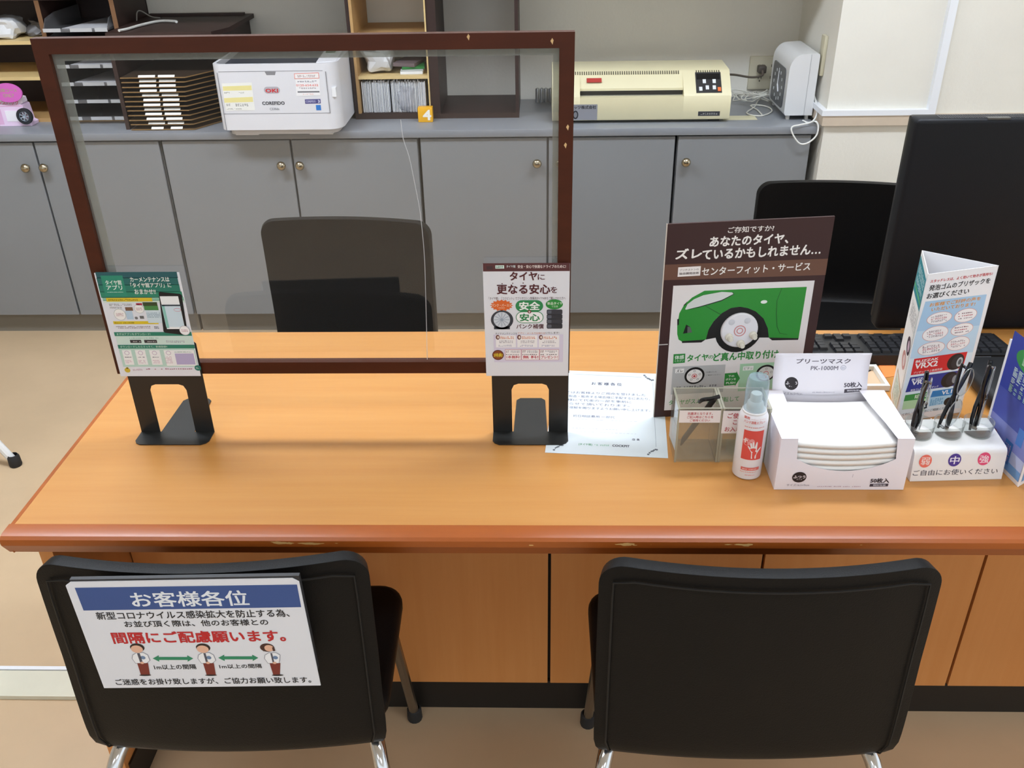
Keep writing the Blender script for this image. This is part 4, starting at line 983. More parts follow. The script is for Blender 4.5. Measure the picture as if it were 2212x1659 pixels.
MB().tube([(.246, 1.335, .7265), (.250, 1.334, .74), (.293, 1.325, .826)], [.0012, .0045, .0048], 10).build('barrel', M('black_plastic', '17171a', .25), pen)
MB().tube(smoothpath([(.268, 1.322, .822), (.272, 1.312, .832), (.284, 1.308, .836), (.298, 1.312, .838)], 5), .0035, 8).build('clip', MATS['black_plastic'], pen)
# spray can
can = thing('spray_can', 'white hand sanitiser spray can with red hand picture and clear cap', 'spray can', (.345, 1.263, .72)); cc = (.345, 1.263, .7205)
MB().lathe([(0, 0), (.021, 0), (.0232, .002), (.0235, .006), (.0235, .108), (.0228, .114), (.0205, .119), (.0185, .1215)], cc, 36).build('body', M('white_enamel', 'eceaee', .22), can)
MB().lathe([(.0185, .1205), (.0193, .1215), (.0193, .1235), (.0178, .125), (.0165, .1245), (0, .1245)], cc, 32).build('rim', M('white_gloss', 'ebe8e6', .2), can)
MB().lathe([(.0135, .1245), (.0135, .132), (.0125, .137), (.0095, .140), (.0092, .151), (.0082, .153), (0, .153)], cc, 24).build('nozzle', M('ivory_cap', 'f1efe8', .3), can)
MB().lathe([(.0180, .125), (.0180, .165), (.0172, .176), (.0150, .1825), (.008, .184), (0, .1842)], cc, 32).build('cap', CLEAR('clear_cap', 'e8f1f6', .26, 'c6dae6', .05, 1.5), can)
def canfn(x, y, l=0):
    a = x/.0235; r = .0235+l+.0002; return Vector((cc[0]+r*math.sin(a), cc[1]-r*math.cos(a), .72+y))
def subdiv(items):   # keep big flat shapes curved on the can by cutting them into strips
    out = []
    for it in items:
        if it[0] == 'p' and len(it[2]) == 4 and it[1] == 'e0564e':
            xs = [p[0] for p in it[2]]; ys = [p[1] for p in it[2]]; a, b = min(xs)+2.2, max(xs)-2.2; n = 14
            for k in range(n): out.append(('r', it[1], a+(b-a)*k/n, min(ys), a+(b-a)*(k+1)/n, max(ys), it[3]))
        elif it[0] == 'r':
            n = 10
            for k in range(n): out.append(('r', it[1], it[2]+(it[4]-it[2])*k/n, it[3], it[2]+(it[4]-it[2])*(k+1)/n, it[5], it[6]))
        else: out.append(it)
    return out
printing(subdiv(P_CAN), canfn, can, lift=.0001)

# mask box
mx = thing('mask_box', 'open white box of pleated face masks with raised lid', 'box', (.484, 1.29, .72)); m_card = M('white_card', 'f2eef6', .5)
xa, xb, ya, yb, za, zb = .380, .587, 1.215, 1.365, .7205, .818; th = .0007
front = [(xa, za), (xb, za), (xb, zb), (.560, zb), (.564, .780)]+[(.564-.155*k/12, .780-.0235*math.sin(math.pi*k/12)**.8) for k in range(1, 12)]+[(.409, .780), (.406, zb), (xa, zb)]
MB().prism(front, lambda p, q, t: (p, t, q), ya, ya+th).build('front_panel', m_card, mx)
MB().box(xa, xb, yb-th, yb, za, zb-.004).build('back_panel', m_card, mx)
for x in (xa, xb-th): MB().box(x, x+th, ya+th, yb-th, za, zb).build('side_panel', m_card, mx)
MB().box(xa+th, xb-th, ya+th, yb-th, za, za+th).build('bottom', m_card, mx)
MB().prism([(xa, ya), (.406, ya), (.409, 1.26), (.4135, 1.31), (.4155, yb), (xa, yb)], lambda p, q, t: (p, q, t), zb, zb+th).build('top_flap', m_card, mx)
MB().prism([(xb, ya), (.560, ya), (.556, 1.26), (.549, 1.31), (.545, yb), (xb, yb)], lambda p, q, t: (p, q, t), zb, zb+th).build('top_flap', m_card, mx)
fl = sheet((.402, 1.3655, .812), (1, 0, 0), (0, .16, 1))
def lidp(a, b):
    p = fl(-.003+.160*a, .0725*b); p.y += .010*math.sin(math.pi*b)*.6-.004*math.sin(math.pi*a)*(1-b); return p
o = MB().grid(10, 8, lidp).build('lid', m_card, mx); s = o.modifiers.new('thick', 'SOLIDIFY'); s.thickness = .0007; s.offset = -1
def lidfn(x, y, l=0):
    p = lidp((x+.003)/.160, y/.0725); p.y -= .0006+l; return p
printing(P_LID, lidfn, mx, 'lid_printing'); printing(P_BOX, sheet((.380, 1.2148, .72), (1, 0, 0), (0, 0, 1)), mx, 'front_printing')
m_mask = M('mask_fleece', 'f4f2ee', .8, bump=(300, .1))
for k in range(6):
    zt = .802-k*.0105
    def mk(a, b, zt=zt, k=k):
        x = .400+.166*a; y = 1.2185+.128*b+.002*k*0
        sag = -.006*math.sin(math.pi*a)**1.0*(1-b*.5); pl = .0012*((b*5) % 1)
        return (x, y, zt+sag-pl)
    o = MB().grid(12, 20, mk).build('face_mask', m_mask, origin=(.483, 1.28, zt)); s = o.modifiers.new('thick', 'SOLIDIFY'); s.thickness = .0075; s.offset = -1
    tag(o, 'topmost white pleated face mask in the open white box' if k == 0 else 'white pleated face mask under the topmost one in the white box', 'face mask', 'face masks stacked in the box')

# try-on glasses stand with cups
sd_ = thing('glasses_stand', 'white sloped counter stand holding three clear cups', 'stand', (.68, 1.28, .72)); m_wp = M('white_plastic', 'f0edeb', .3)
ux = Vector((.150, .007, 0)).normalized(); uy = Vector((-ux.y, ux.x, 0)); so = Vector((.605, 1.2375, .7205))
def sfn(x, y, z): return so+ux*x+uy*y+Vector((0, 0, z))
pf = [(0, 0), (.0048, .047), (.006, .0515), (.009, .0545), (.013, .0560), (.078, .0660), (.084, .0655), (.086, .062), (.086, 0)]
MB().prism(pf, lambda p, q, t: sfn(t, p, q), 0, .1505).build('body', m_wp, sd_)
ff = lambda x, y, l=0: sfn(x, .0047*y/.047-l, y)
printing(P_STAND, ff, sd_)
CUPS = [(.0215, .051), (.070, .051), (.119, .051)]
cols = []
for i, (x, y) in enumerate(CUPS):
    p = sfn(x, y, 0); z = .0125+y*.154+.0375
    c = thing('clear_cup', ('clear cup in the stand above the orange weak mark', 'clear cup in the stand above the purple medium mark', 'clear cup in the stand above the pink strong mark')[i], 'cup', (p.x, p.y, .72+z))
    MB().lathe([(0, z+.004), (.0212, z+.004), (.0212, z+.0042)], (p.x, p.y, .7205), 28).build('base', M('smoky_base', '6a5d58', .35), c)
    MB().lathe([(.0217, z), (.0232, z+.024), (.0237, z+.0245), (.0237, z+.0235), (.0226, z)], (p.x, p.y, .7205), 28).build('wall', CLEAR('cup_plastic', 'eef0ee', .06, 'e8e8e6', .03, 1.45), c)
m_gl = CLEAR('lens', 'eef2f4', .02, 'e8eaec', .01, 1.55); m_gf = M('black_acetate', '101013', .2)
def eyeglasses(pos, lean, rz, label):
    """folded reading glasses standing on end: lenses one above the other, two folded arms"""
    g = thing('reading_glasses', label, 'glasses', pos); base = Vector(pos)
    R = Matrix.Translation(base) @ Matrix.Rotation(rz, 4, 'Z') @ Matrix.Rotation(lean, 4, 'Y')
    for zc in (.030, .086):
        ring = [R @ Vector((.0165*math.cos(t)*(1 if math.cos(t) > 0 else .95), 0, zc+.0245*math.sin(t))) for t in [2*math.pi*k/28 for k in range(28)]]
        MB().add(ring, [tuple(range(28))]).build('lens', m_gl, g)
        MB().tube(ring, .0009, 6, closed=True).build('rim', CLEAR('clear_rim', 'e4e6e6', .25, 'f0f0f0', .05), g)
    MB().tube([R @ Vector(p) for p in ((-.004, 0, .053), (-.008, -.002, .058), (-.004, 0, .063))], .0012, 6).build('bridge', m_gf, g)
    for y, a, b in ((.006, (-.016, .118), (.004, -.001)), (.0095, (-.012, -.001), (.010, .116))):
        pts = [R @ Vector((a[0]+(b[0]-a[0])*k/6, y+.002*math.sin(k), a[1]+(b[1]-a[1])*k/6)) for k in range(7)]
        MB().tube(pts, [.0020, .0032, .0034, .0034, .0036, .0042, .0036], 8).build('arm', m_gf, g)
    for zc in (.004, .113): MB().tube([R @ Vector((-.012, 0, zc)), R @ Vector((-.010, .010, zc))], .0024, 6).build('hinge', M('hinge_steel', '8a8a8c', .25, metal=1), g)
for (x, y), l, r, dx, lb in zip(CUPS, (-.22, .16, .10), (1.2, .5, 1.0), (0, 0, 0), ('black folded reading glasses in the cup next to the mask box', 'black folded reading glasses with crossed arms in the middle cup', 'black folded reading glasses in the cup next to the blue display')):
    p = sfn(x+dx, y, .0125+y*.154+.046); eyeglasses((p.x, p.y, p.z), l, r, lb)

# three-sided displays
m_white = M('display_card', 'efeef0', .35)
def tri(A, Bp, Cp, z1, name, label, faces):
    t = thing(name, label, 'display', ((A[0]+Bp[0]+Cp[0])/3, (A[1]+Bp[1]+Cp[1])/3, .72)); P = [Vector((*q, .7205)) for q in (A, Bp, Cp)]
    c = (P[0]+P[1]+P[2])/3
    for i in range(3):
        a, b = P[i], P[(i+1) % 3]; n = (b-a).cross(Vector((0, 0, 1))).normalized()
        if n.dot((a+b)/2-c) < 0: n = -n
        MB().hexa([a, b, b-n*.0012, a-n*.0012]+[q+Vector((0, 0, z1-.7205)) for q in (a, b, b-n*.0012, a-n*.0012)]).build('panel', m_white, t, smooth=0)
        if i in faces: printing(faces[i], sheet(a, b-a, (0, 0, 1)), t)
    return t
TA, TB, TC = (.668, 1.522), (.640, 1.416), (.770, 1.452)
wl = 109; hl = 286
LEFT = [('r', 'f0f0ee', 0, 0, wl, hl, 0), ('p', '2f8c98', [(0, 215), (wl-6, 218), (wl-6, 276), (0, 280)], 1), ('r', '5fb07a', 0, 226, wl-6, 231, 2), ('d', 'd8eef0', 14, 252, 98, 270, 7, 2), ('d', 'cfe8ea', 12, 236, 98, 247, 8, 2), ('r', '3a8fa0', wl-5, 0, wl-1, hl-2, 1),
        ('d', '9a9a9c', 20, 172, 100, 205, 9, 1), ('e', '3a2a3c', 78, 140, 22, 16, 1), ('e', 'c8b0c0', 80, 140, 12, 10, 2), ('e', 'c89088', 62, 104, 24, 16, 1), ('e', 'e8d8d4', 64, 104, 12, 10, 2), ('p', 'b89a70', [(14, 8), (96, 4), (104, 60), (20, 66)], 1), ('p', 'dfe6da', [(18, 12), (92, 8), (100, 56), (24, 62)], 2), ('d', '8ab0a0', 26, 18, 90, 54, 8, 3)]
tri(TA, TB, TC, 1.009, 'tyre_display', 'tall white three-sided winter tyre display with pale blue panel', {0: LEFT, 1: P_TOWER})
BLUE = [('r', '2c3f9c', 6, 8, 112, 228, 1), ('r', '4452a8', 6, 80, 112, 130, 2), ('r', '7f86c4', 6, 45, 112, 80, 2), ('r', 'b4bfe2', 6, 24, 112, 45, 2), ('r', '6f9fd6', 6, 8, 112, 24, 2), ('e', '35914a', 78, 196, 52, 22, 3), ('d', 'cfe8d4', 44, 186, 118, 206, 5, 4), ('d', 'cde6d8', 30, 148, 108, 176, 6, 4), ('d', 'a8d4b8', 30, 132, 108, 146, 6, 4), ('r', '3a6fb0', 58, 18, 78, 58, 4), ('d', 'c8a0b8', 60, 22, 76, 52, 3, 5), ('r', '4a7cc8', 80, 62, 96, 92, 4), ('e', 'b84a58', 28, 52, 5, 4, 4)]
tri((.757, 1.336), (.772, 1.2225), (.868, 1.292), .931, 'blue_display', 'short three-sided display with deep blue printed panels', {0: BLUE, 1: BLUE})

# computer side
m_kb = M('keyboard_black', '1b1b1d', .45); m_key = M('key_black', '232326', .4)
kb = thing('keyboard', 'black full-size keyboard lying behind the tyre poster', 'keyboard', (.735, 1.69, .72)); KX0, KX1, KY0, KY1 = .505, .957, 1.632, 1.752
MB().hexa([(KX0, KY0, .7205), (KX1, KY0, .7205), (KX1, KY1, .7205), (KX0, KY1, .7205), (KX0+.002, KY0+.002, .742), (KX1-.002, KY0+.002, .742), (KX1-.002, KY1-.002, .731), (KX0+.002, KY1-.002, .731)]).build('body', m_kb, kb)
kmesh = None
def key(x, y, w, d):
    global kmesh
    z = .742-(y-KY0)/(KY1-KY0)*.011
    if kmesh is None:
        o = MB().hexa([(-.5, -.5, 0), (.5, -.5, 0), (.5, .5, 0), (-.5, .5, 0), (-.4, -.38, 1), (.4, -.38, 1), (.4, .42, 1), (-.4, .42, 1)]).build('key', m_key, kb, inv=Matrix.Identity(4)); kmesh = o.data
    else:
        o = bpy.data.objects.new('key', kmesh); COL.objects.link(o); o.parent = kb
    o.location = WM[kb.name].inverted() @ Vector((x, y, z)); o.scale = (w, d, .006)
rows = [1.650, 1.669, 1.6845, 1.700, 1.7155, 1.731]; pit = .0190
for ri, y in enumerate(rows):           # laid the other way round: number pad towards the poster
    for k in range(4):
        if ri > 0: key(.520+k*pit, y, .0175, .0145)
    for k in range(3):
        if ri in (0, 1, 2): key(.604+k*pit, y, .0175, .0145)
    if ri == 4: key(.604+pit, y, .0175, .0145)
    if ri == 5:
        for k in range(3): key(.604+k*pit, y, .0175, .0145)
        key(.679, y, .026, .0145); key(.709, y, .0205, .0145); key(.790, y, .12, .0145); key(.868, y, .026, .0145); key(.899, y, .026, .0145); key(.932, y, .026, .0145)
    else:
        off = (0, .004, .008, .003, .006)[ri]
        for k in range(14): key(.676+off*.3+k*.0196, y, .0178, .0145)
MB().box(.585, .605, 1.6325, 1.634, .735, .738).build('badge', M('silver_badge', '9aa39a', .3, metal=.6), kb)
mo = thing('monitor', 'large black monitor seen from behind at the end of the desk', 'monitor', (1.0, 1.83, .72)); m_mon = M('monitor_black', '141519', .5, spec=.22, bump=(500, .1)); m_mon2 = M('monitor_side', '15120f', .35)
MB().rbox(.727, 1.30, 1.80, 1.842, .7155, 1.165, .009, 4).build('rear_shell', m_mon, mo)
MB().rbox(.733, 1.294, 1.838, 1.862, .722, 1.161, .005, 2).build('screen_bezel', m_mon2, mo)
mb = MB()
for k in range(110): mb.box(.775+k*.0047, .7773+k*.0047, 1.808, 1.834, 1.1645, 1.1656)
o = mb.build('vent_grille', M('vent_grey', '3d3e40', .5), mo); o['kind'] = 'stuff'
MB().box(.862, .905, 1.803, 1.815, 1.163, 1.1662).build('catch', M('catch_grey', '55544f', .5), mo)
MB().rbox(.93, 1.10, 1.81, 1.96, .7135, .7235, .003, 2).build('foot', m_mon2, mo)
dv = thing('desk_device', 'low black rounded device on the desk between the two displays', 'device', (.885, 1.54, .72))
MB().rbox(.822, .96, 1.452, 1.618, .7205, .752, .013, 4).build('body', M('device_black', '141416', .5), dv)
MB().box(.835, .89, 1.612, 1.6185, .742, .747).build('edge_glint', M('glint_grey', '77787a', .4), dv)  # grey highlight painted along the device's top edge
tag(MB().prism([(.684, 1.672), (.722, 1.668), (.700, 1.588), (.676, 1.582)], lambda p, q, t: (p, q, t), .7205, .7209).build('sticky_note', M('orange_note', 'ff8f4a', .5), origin=(.69, 1.63, .7205)), 'bright orange note paper on the desk in front of the keyboard', 'paper')
tag(MB().tube(smoothpath([(.695, 1.668, .7235), (.690, 1.66, .7225), (.672, 1.628, .7225), (.645, 1.600, .7225), (.600, 1.60, .7225)], 6), .0017, 6).build('keyboard_cable', M('black_cable', '15151a', .4), origin=(.65, 1.62, .7205)), 'thin black cable lying on the desk beside the orange note', 'cable')
tr_ = thing('letter_tray', 'shallow white rimmed tray behind the mask box', 'tray', (.60, 1.56, .72))
for b in ((.54, .668, 1.53, 1.538), (.54, .668, 1.607, 1.615), (.54, .547, 1.538, 1.607), (.661, .668, 1.538, 1.607)): MB().box(*b, .7205, .732).build('rim', M('tray_white', 'e6e4dc', .4), tr_)
MB().box(.547, .661, 1.538, 1.607, .7205, .7225).build('base', M('tray_tan', 'd8b896', .5), tr_)
# ================================================================== things on the grey counter
ZC = .795
m_dk = M('dark_shelf', '33211c', .5, vary=(8, .12), stretch=(1, 1, 5)); m_ply = M('plywood', 'b58f5c', .55, vary=(7, .08), stretch=(1, 1, 4)); m_plyd = M('plywood_edge', 'd9bd84', .55)
# shelf with light plywood lining (between printer and empty frame)
sc = thing('pigeonhole_shelf', 'dark wooden shelf with plywood lining and packed compartments', 'shelf', (-.51, 3.51, ZC))
MB().box(-.662, -.648, 3.366, 3.66, ZC, 1.33).build('side_panel', m_dk, sc); MB().box(-.386, -.352, 3.366, 3.66, ZC, 1.33).build('side_panel', m_dk, sc)
MB().box(-.648, -.386, 3.366, 3.66, ZC, .817).build('bottom_board', m_dk, sc)
MB().box(-.648, -.638, 3.358, 3.655, .817, 1.33).build('lining', m_ply, sc); MB().box(-.391, -.386, 3.360, 3.655, .817, 1.33).build('lining', m_plyd, sc)
MB().box(-.638, -.391, 3.362, 3.655, .936, .947).build('shelf_board', m_plyd, sc); MB().box(-.638, -.391, 3.362, 3.655, 1.072, 1.083).build('shelf_board', m_ply, sc)
sf = thing('open_shelf_frame', 'empty dark wooden shelf frame without a back', 'shelf', (-.21, 3.51, ZC))
MB().box(-.352, -.0805, 3.366, 3.66, ZC, .812).build('bottom_board', m_dk, sf); MB().box(-.0805, -.068, 3.366, 3.66, ZC, 1.33).build('side_panel', m_dk, sf); MB().box(-.352, -.0805, 3.366, 3.66, 1.29, 1.305).build('top_board', m_dk, sf)
# sleeves packed upright
m_sl = [M('sleeve_%d' % k, h, .35) for k, h in enumerate(('dfdfe0', 'd2d3d6', 'e8e8e6', 'c4c6ca'))]
def sleeve(x, lean, h, y, k):
    mb = MB().hexa([(x, y, .8175), (x+.0035, y, .8175), (x+.0035, y+.14, .8175), (x, y+.14, .8175), (x+lean, y, .8175+h), (x+lean+.0035, y, .8175+h), (x+lean+.0035, y+.14, .8175+h), (x+lean, y+.14, .8175+h)])
    o = mb.build('paper_sleeve', m_sl[k % 4], origin=(x, y, .8175), smooth=0)
    tag(o, 'thin whitish sleeve standing in the packed row on the plywood lined shelf', 'sleeve', 'sleeves packed upright on the shelf')
x = -.632; k = 0
while x < -.404:
    lean = -.012 if x < -.53 else 0
    if x < -.53: lean = -.010+.0
    if not (-.535 < x < -.527): sleeve(x, 0 if x > -.53 else max(-.022, -.637-x)*0-.0, random.uniform(.105, .114), 3.372+random.uniform(0, .006), k)
    x += random.uniform(.0045, .0056); k += 1
def crumple(name, c, s, mat, label, cat, seed, n=14):
    rnd = random.Random(seed); bm = bmesh.new(); bmesh.ops.create_icosphere(bm, subdivisions=3, radius=1)
    ph = [(rnd.uniform(2, 6), rnd.uniform(2, 6), rnd.uniform(2, 6), rnd.uniform(0, 6)) for _ in range(6)]
    for v in bm.verts:
        p = v.co.copy(); f = 1+sum(.07*math.sin(a*p.x+b*p.y+cc_*p.z+d) for a, b, cc_, d in ph)+rnd.uniform(-.05, .05)
        q = Vector([math.copysign(abs(t)**.6, t) for t in p])*f
        v.co = Vector((c[0]+q.x*s[0], c[1]+q.y*s[1], max(c[2]-s[2]*.98, c[2]+q.z*s[2])))
    o = MB().bm(bm).build(name, mat, origin=(c[0], c[1], c[2]-s[2]), smooth=20); return tag(o, label, cat)
m_bag = M('bag_film', 'd6d6d6', .18, spec=.7); m_bagc = CLEAR('bag_clear', 'ececf0', .3, 'd8d8dc', .08, 1.5)
crumple('plastic_bag', (-.572, 3.45, .992), (.052, .07, .0445), m_bag, 'crumpled shiny white plastic bag on the plywood shelf', 'bag', 3)
crumple('clear_bag', (-.475, 3.40, .864), (.030, .05, .046), m_bagc, 'clear plastic bag hanging among the packed sleeves', 'bag', 5)
for i, (z, h, col, lb, r) in enumerate(((.9475, .010, 'e6e8ea', 'white paper pad at the bottom of the pile on the plywood shelf', .02), (.9582, .006, 'b8c0be', 'grey brochure under the green booklet on the plywood shelf', .05), (.9648, .008, '2e7d3c', 'green booklet in the pile on the plywood shelf', .12), (.9732, .012, '6e5f60', 'brown covered notebook on top of the green booklet', -.22))):
    R = Matrix.Translation((-.452-.008*(i == 3), 3.46, z)) @ Matrix.Rotation(r, 4, 'Z')
    o = MB().hexa([R @ Vector(p) for p in ((-.040, -.075, 0), (.040, -.075, 0), (.040, .075, 0), (-.040, .075, 0), (-.040, -.075, h), (.040, -.075, h), (.040, .075, h), (-.040, .075, h))]).build('booklet', [M('book_'+col, col, .45)], origin=(-.452, 3.46, z))
    tag(o, lb, 'booklet')
tag(MB().rbox(-.428, -.376, 3.312, 3.342, ZC+.0005, .847, .0015, 2).build('number_block', M('amber_block', 'f5b41e', .35), origin=(-.40, 3.327, ZC)), 'small amber block numbered 4 standing on the grey counter', 'number block')
nb = bpy.data.objects['number_block']; printing([('t', '4', 'f6f2e6', 19, 9, 46, 43, 2, 1)], sheet((-.428, 3.3115, ZC), (1, 0, 0), (0, 0, 1)), nb, 'numeral')
# batteries
for k in range(4):
    x = .0-.002+k*.0165; c = (x, 3.60, ZC+.0005)
    t = thing('battery', 'silver cylindrical battery standing by the wall beside the laminator', 'battery', c, group='batteries standing in a row by the wall')
    MB().lathe([(0, 0), (.0074, 0), (.0078, .002), (.0078, .050), (.0070, .052), (0, .052)], c, 16).build('case', M('battery_foil', 'b9bcbe', .25, metal=.7), t)
    MB().lathe([(.0028, .052), (.0028, .0545), (0, .0545)], c, 10).build('terminal', M('battery_tip', 'd0d0d0', .2, metal=1), t)

# laminator
m_be = M('beige_plastic', 'e0d7b2', .4, vary=(5, .03), bump=(200, .04)); lm = thing('laminator', 'old beige laminating machine with black control panel', 'laminator', (.36, 3.39, ZC))
x0, x1 = .050, .668
def slope(x, s, l=0):    # point on the sloping front: s = 0 bottom .. 1 top
    return Vector((x, 3.268+.080*s-l*.66, .888+.070*s+l*.75))
body = [(3.272, .806), (3.268, .812), (3.268, .886), (3.271, .891), (3.345, .955), (3.352, .9585), (3.50, .963), (3.512, .957), (3.53, .86), (3.53, .806)]
def lamfn(p, q, t): return (t, p, q)
for a, b, nm in ((x0, .146, 'end_housing'), (.505, x1, 'control_housing')): MB().prism(body, lamfn, a, b).build(nm, m_be, lm)
MB().prism([(3.272, .806), (3.268, .812), (3.268, .884), (3.300, .884), (3.330, .888), (3.330, .806)], lamfn, .146, .505).build('front_housing', m_be, lm)
MB().prism([(3.330, .806), (3.330, .888), (3.303, .900), (3.3035, .908), (3.345, .955), (3.352, .9585), (3.50, .963), (3.512, .957), (3.53, .86), (3.53, .806)], lamfn, .146, .505).build('hood', m_be, lm)
MB().box(.148, .503, 3.296, 3.331, .8842, .8862).build('feed_tray', M('feed_grey', '8f8c7e', .4), lm)
MB().box(.148, .503, 3.3015, 3.333, .8865, .900).build('slot', M('slot_dark', '2a261f', .7), lm)
mb = MB()
for k in range(66):
    xx = .122+k*.0078
    if .492 < xx < .548: continue
    mb.hexa([slope(a_, s_, h_) for h_ in (-.001, .0006) for a_, s_ in ((xx, .86), (xx+.0035, .86), (xx+.0035, .985), (xx, .985))])
o = mb.build('vent_slots', M('vent_dark', '57523f', .7), lm); o['kind'] = 'stuff'
def sl(xa_, xb_, sa, sb, h, nm, mat, par=lm): return MB().hexa([slope(xa_, sa, -.001), slope(xb_, sa, -.001), slope(xb_, sb, -.001), slope(xa_, sb, -.001), slope(xa_, sa, h), slope(xb_, sa, h), slope(xb_, sb, h), slope(xa_, sb, h)]).build(nm, mat, par)
sl(.548, .636, .10, .90, .0015, 'control_panel', M('panel_black', '2a2a2c', .4)); sl(.552, .632, .62, .84, .0019, 'display_strip', M('display_dark', '171719', .2))
for xx, s_, c in ((.572, .46, 'dfe2e4'), (.606, .46, 'dfe2e4'), (.558, .17, 'dfe2e4'), (.581, .22, 'dfe2e4'), (.605, .22, 'dfe2e4'), (.622, .15, 'e8743a')): sl(xx, xx+.011, s_, s_+.15, .0035, 'button', M('btn_'+c, c, .4))
sl(.170, .222, .56, .72, .0012, 'red_label', M('label_red', 'b03a34', .4))
printing(P_LAM, sheet((.05, 3.2678, .80), (1, 0, 0), (0, 0, 1)), lm, 'name_labels')
for a in (.09, .60): MB().box(a, a+.04, 3.30, 3.50, ZC+.0005, .807).build('foot', M('foot_black', '1a1a1a', .6), lm)

# time recorder
tc = thing('time_recorder', 'white time recorder with a dark clock dial on the counter', 'time recorder', (.912, 3.41, ZC)); m_tw = M('recorder_white', 'dcdcdc', .25)
pr = [(.866, .812), (.861, .822), (.861, .945)]+[(.861+.045*(1-math.cos(a)), .965+.052*math.sin(a)) for a in [k*math.pi/2/8 for k in range(9)]]+[(.950, 1.0195), (.957, 1.017), (.959, 1.010), (.959, .812)]
MB().prism(pr, lambda p, q, t: (p, t, q), 3.288, 3.536).build('housing', m_tw, tc)
MB().box(.9295, .9303, 3.2868, 3.30, .813, 1.0155).build('seam', M('seam_grey', '9a989a', .6), tc)
for yy in (3.30, 3.51): MB().box(.875, .885, yy, yy+.015, ZC+.0005, .814).build('foot', M('foot_clear', 'cfcdc8', .4), tc); MB().box(.94, .95, yy, yy+.015, ZC+.0005, .814).build('foot', MATS['foot_clear'], tc)
MB().prism(rrect(3.325, .826, 3.505, .962, .02, 5), lambda p, q, t: (t, p, q), .8585, .861).build('dial', M('dial_dark', '4a4c52', .3), tc)
mb = MB(); cy, cz = 3.415, .894
for k in range(12):
    a = k*math.pi/6; mb.box(.8578, .8586, cy+.06*math.sin(a)-.004, cy+.06*math.sin(a)+.004, cz+.05*math.cos(a)-.005, cz+.05*math.cos(a)+.005)
mb.build('hour_marks', M('dial_mark', 'c9ccd0', .4), tc)
for dy, dz, w in ((-.004, .045, .003), (-.018, -.022, .004)): MB().tube([(.8575, cy, cz), (.8575, cy+dy, cz+dz)], w*.6, 6).build('clock_hand', M('hand_white', 'e6e8ec', .3), tc)
# wall plate of the alcove, outlet, plug and cords
pl = thing('switch_plate', 'slim beige vertical plate fixed to the side of the cream column', 'plate', (.974, 3.30, .95)); MB().rbox(.9655, .9778, 3.286, 3.330, .945, 1.075, .003, 2).build('cover', M('beige_plate', 'c9c2a8', .45), pl)
ol = thing('wall_outlet', 'beige double wall outlet on the back wall behind the recorder', 'outlet', (.86, 3.664, .82)); MB().rbox(.805, .920, 3.657, 3.668, .822, .945, .004, 2).build('plate', M('outlet_beige', 'c4bda6', .45), ol)
for xx in (.848, .893):
    for z in (.862, .905):
        mb = MB()
        for d in (-.0065, .0045): mb.box(xx+d, xx+d+.002, 3.6562, 3.6571, z, z+.010)
        mb.box(xx-.002, xx+.002, 3.6562, 3.6571, z-.010, z-.005); mb.build('socket_slots', M('slot_black', '231f1a', .7), ol)
pg = thing('power_plug', 'dark brown plug with cord from the laminator in the wall outlet', 'plug', (.848, 3.65, .90)); m_cord = M('brown_cord', '5a5148', .5)
MB().rbox(.833, .863, 3.622, 3.656, .888, .915, .004, 2).build('plug_body', M('plug_dark', '4a433c', .5), pg)
MB().tube(smoothpath([(.848, 3.624, .898), (.842, 3.600, .886), (.80, 3.585, .883), (.73, 3.565, .897), (.672, 3.53, .905)], 8), .0042, 8).build('cord', m_cord, pg)
m_wc = M('white_cord', 'd9d7cc', .45)
pts = []
for k in range(60):
    a = k*.62; r = .032+.012*math.sin(k*1.7); pts.append((.80+.05*math.sin(k*.21)*1+ r*math.cos(a), 3.545+.035*math.cos(k*.33)+.02*math.sin(a*1.3), .806+.030*abs(math.sin(a*.5+k*.05))))
tag(MB().tube(smoothpath(pts, 4), .0022, 6).build('coiled_cord', m_wc, origin=(.80, 3.54, ZC)), 'tangled pale cord heaped on the counter below the wall outlet', 'cord')
tag(MB().tube(smoothpath([(.868, 3.56, .80), (.845, 3.60, .7985), (.80, 3.48, .7985), (.755, 3.395, .7985), (.765, 3.355, .7985), (.80, 3.346, .7985), (.845, 3.40, .7985), (.852, 3.46, .7985), (.83, 3.50, .7985), (.79, 3.50, .7985), (.80, 3.43, .7985), (.802, 3.36, .7985)], 6), .0026, 6).build('loose_cord', m_wc, origin=(.80, 3.45, ZC)), 'white cord looped flat on the counter beside the laminator', 'cord')
tag(MB().tube(smoothpath([(.966, 3.33, .88), (.964, 3.25, .838), (.940, 3.205, .812), (.897, 3.196, .803), (.869, 3.192, .796), (.875, 3.19, .772), (.902, 3.188, .741), (.93, 3.188, .743), (.954, 3.188, .766), (.958, 3.19, .795), (.950, 3.20, .812), (.935, 3.24, .799), (.925, 3.27, .799)], 6), .0028, 6).build('hanging_cord', M('bright_cord', 'e9e9e4', .45), origin=(.92, 3.19, .74)), 'white cord hanging in a loop over the counter edge', 'cord')
tag(MB().box(.655, .775, 3.30, 3.36, ZC+.0003, ZC+.0008).build('yellowed_sheet', M('yellowed', 'd6d0b0', .5), origin=(.71, 3.33, ZC)), 'yellowed paper sheet on the counter right of the laminator', 'paper')

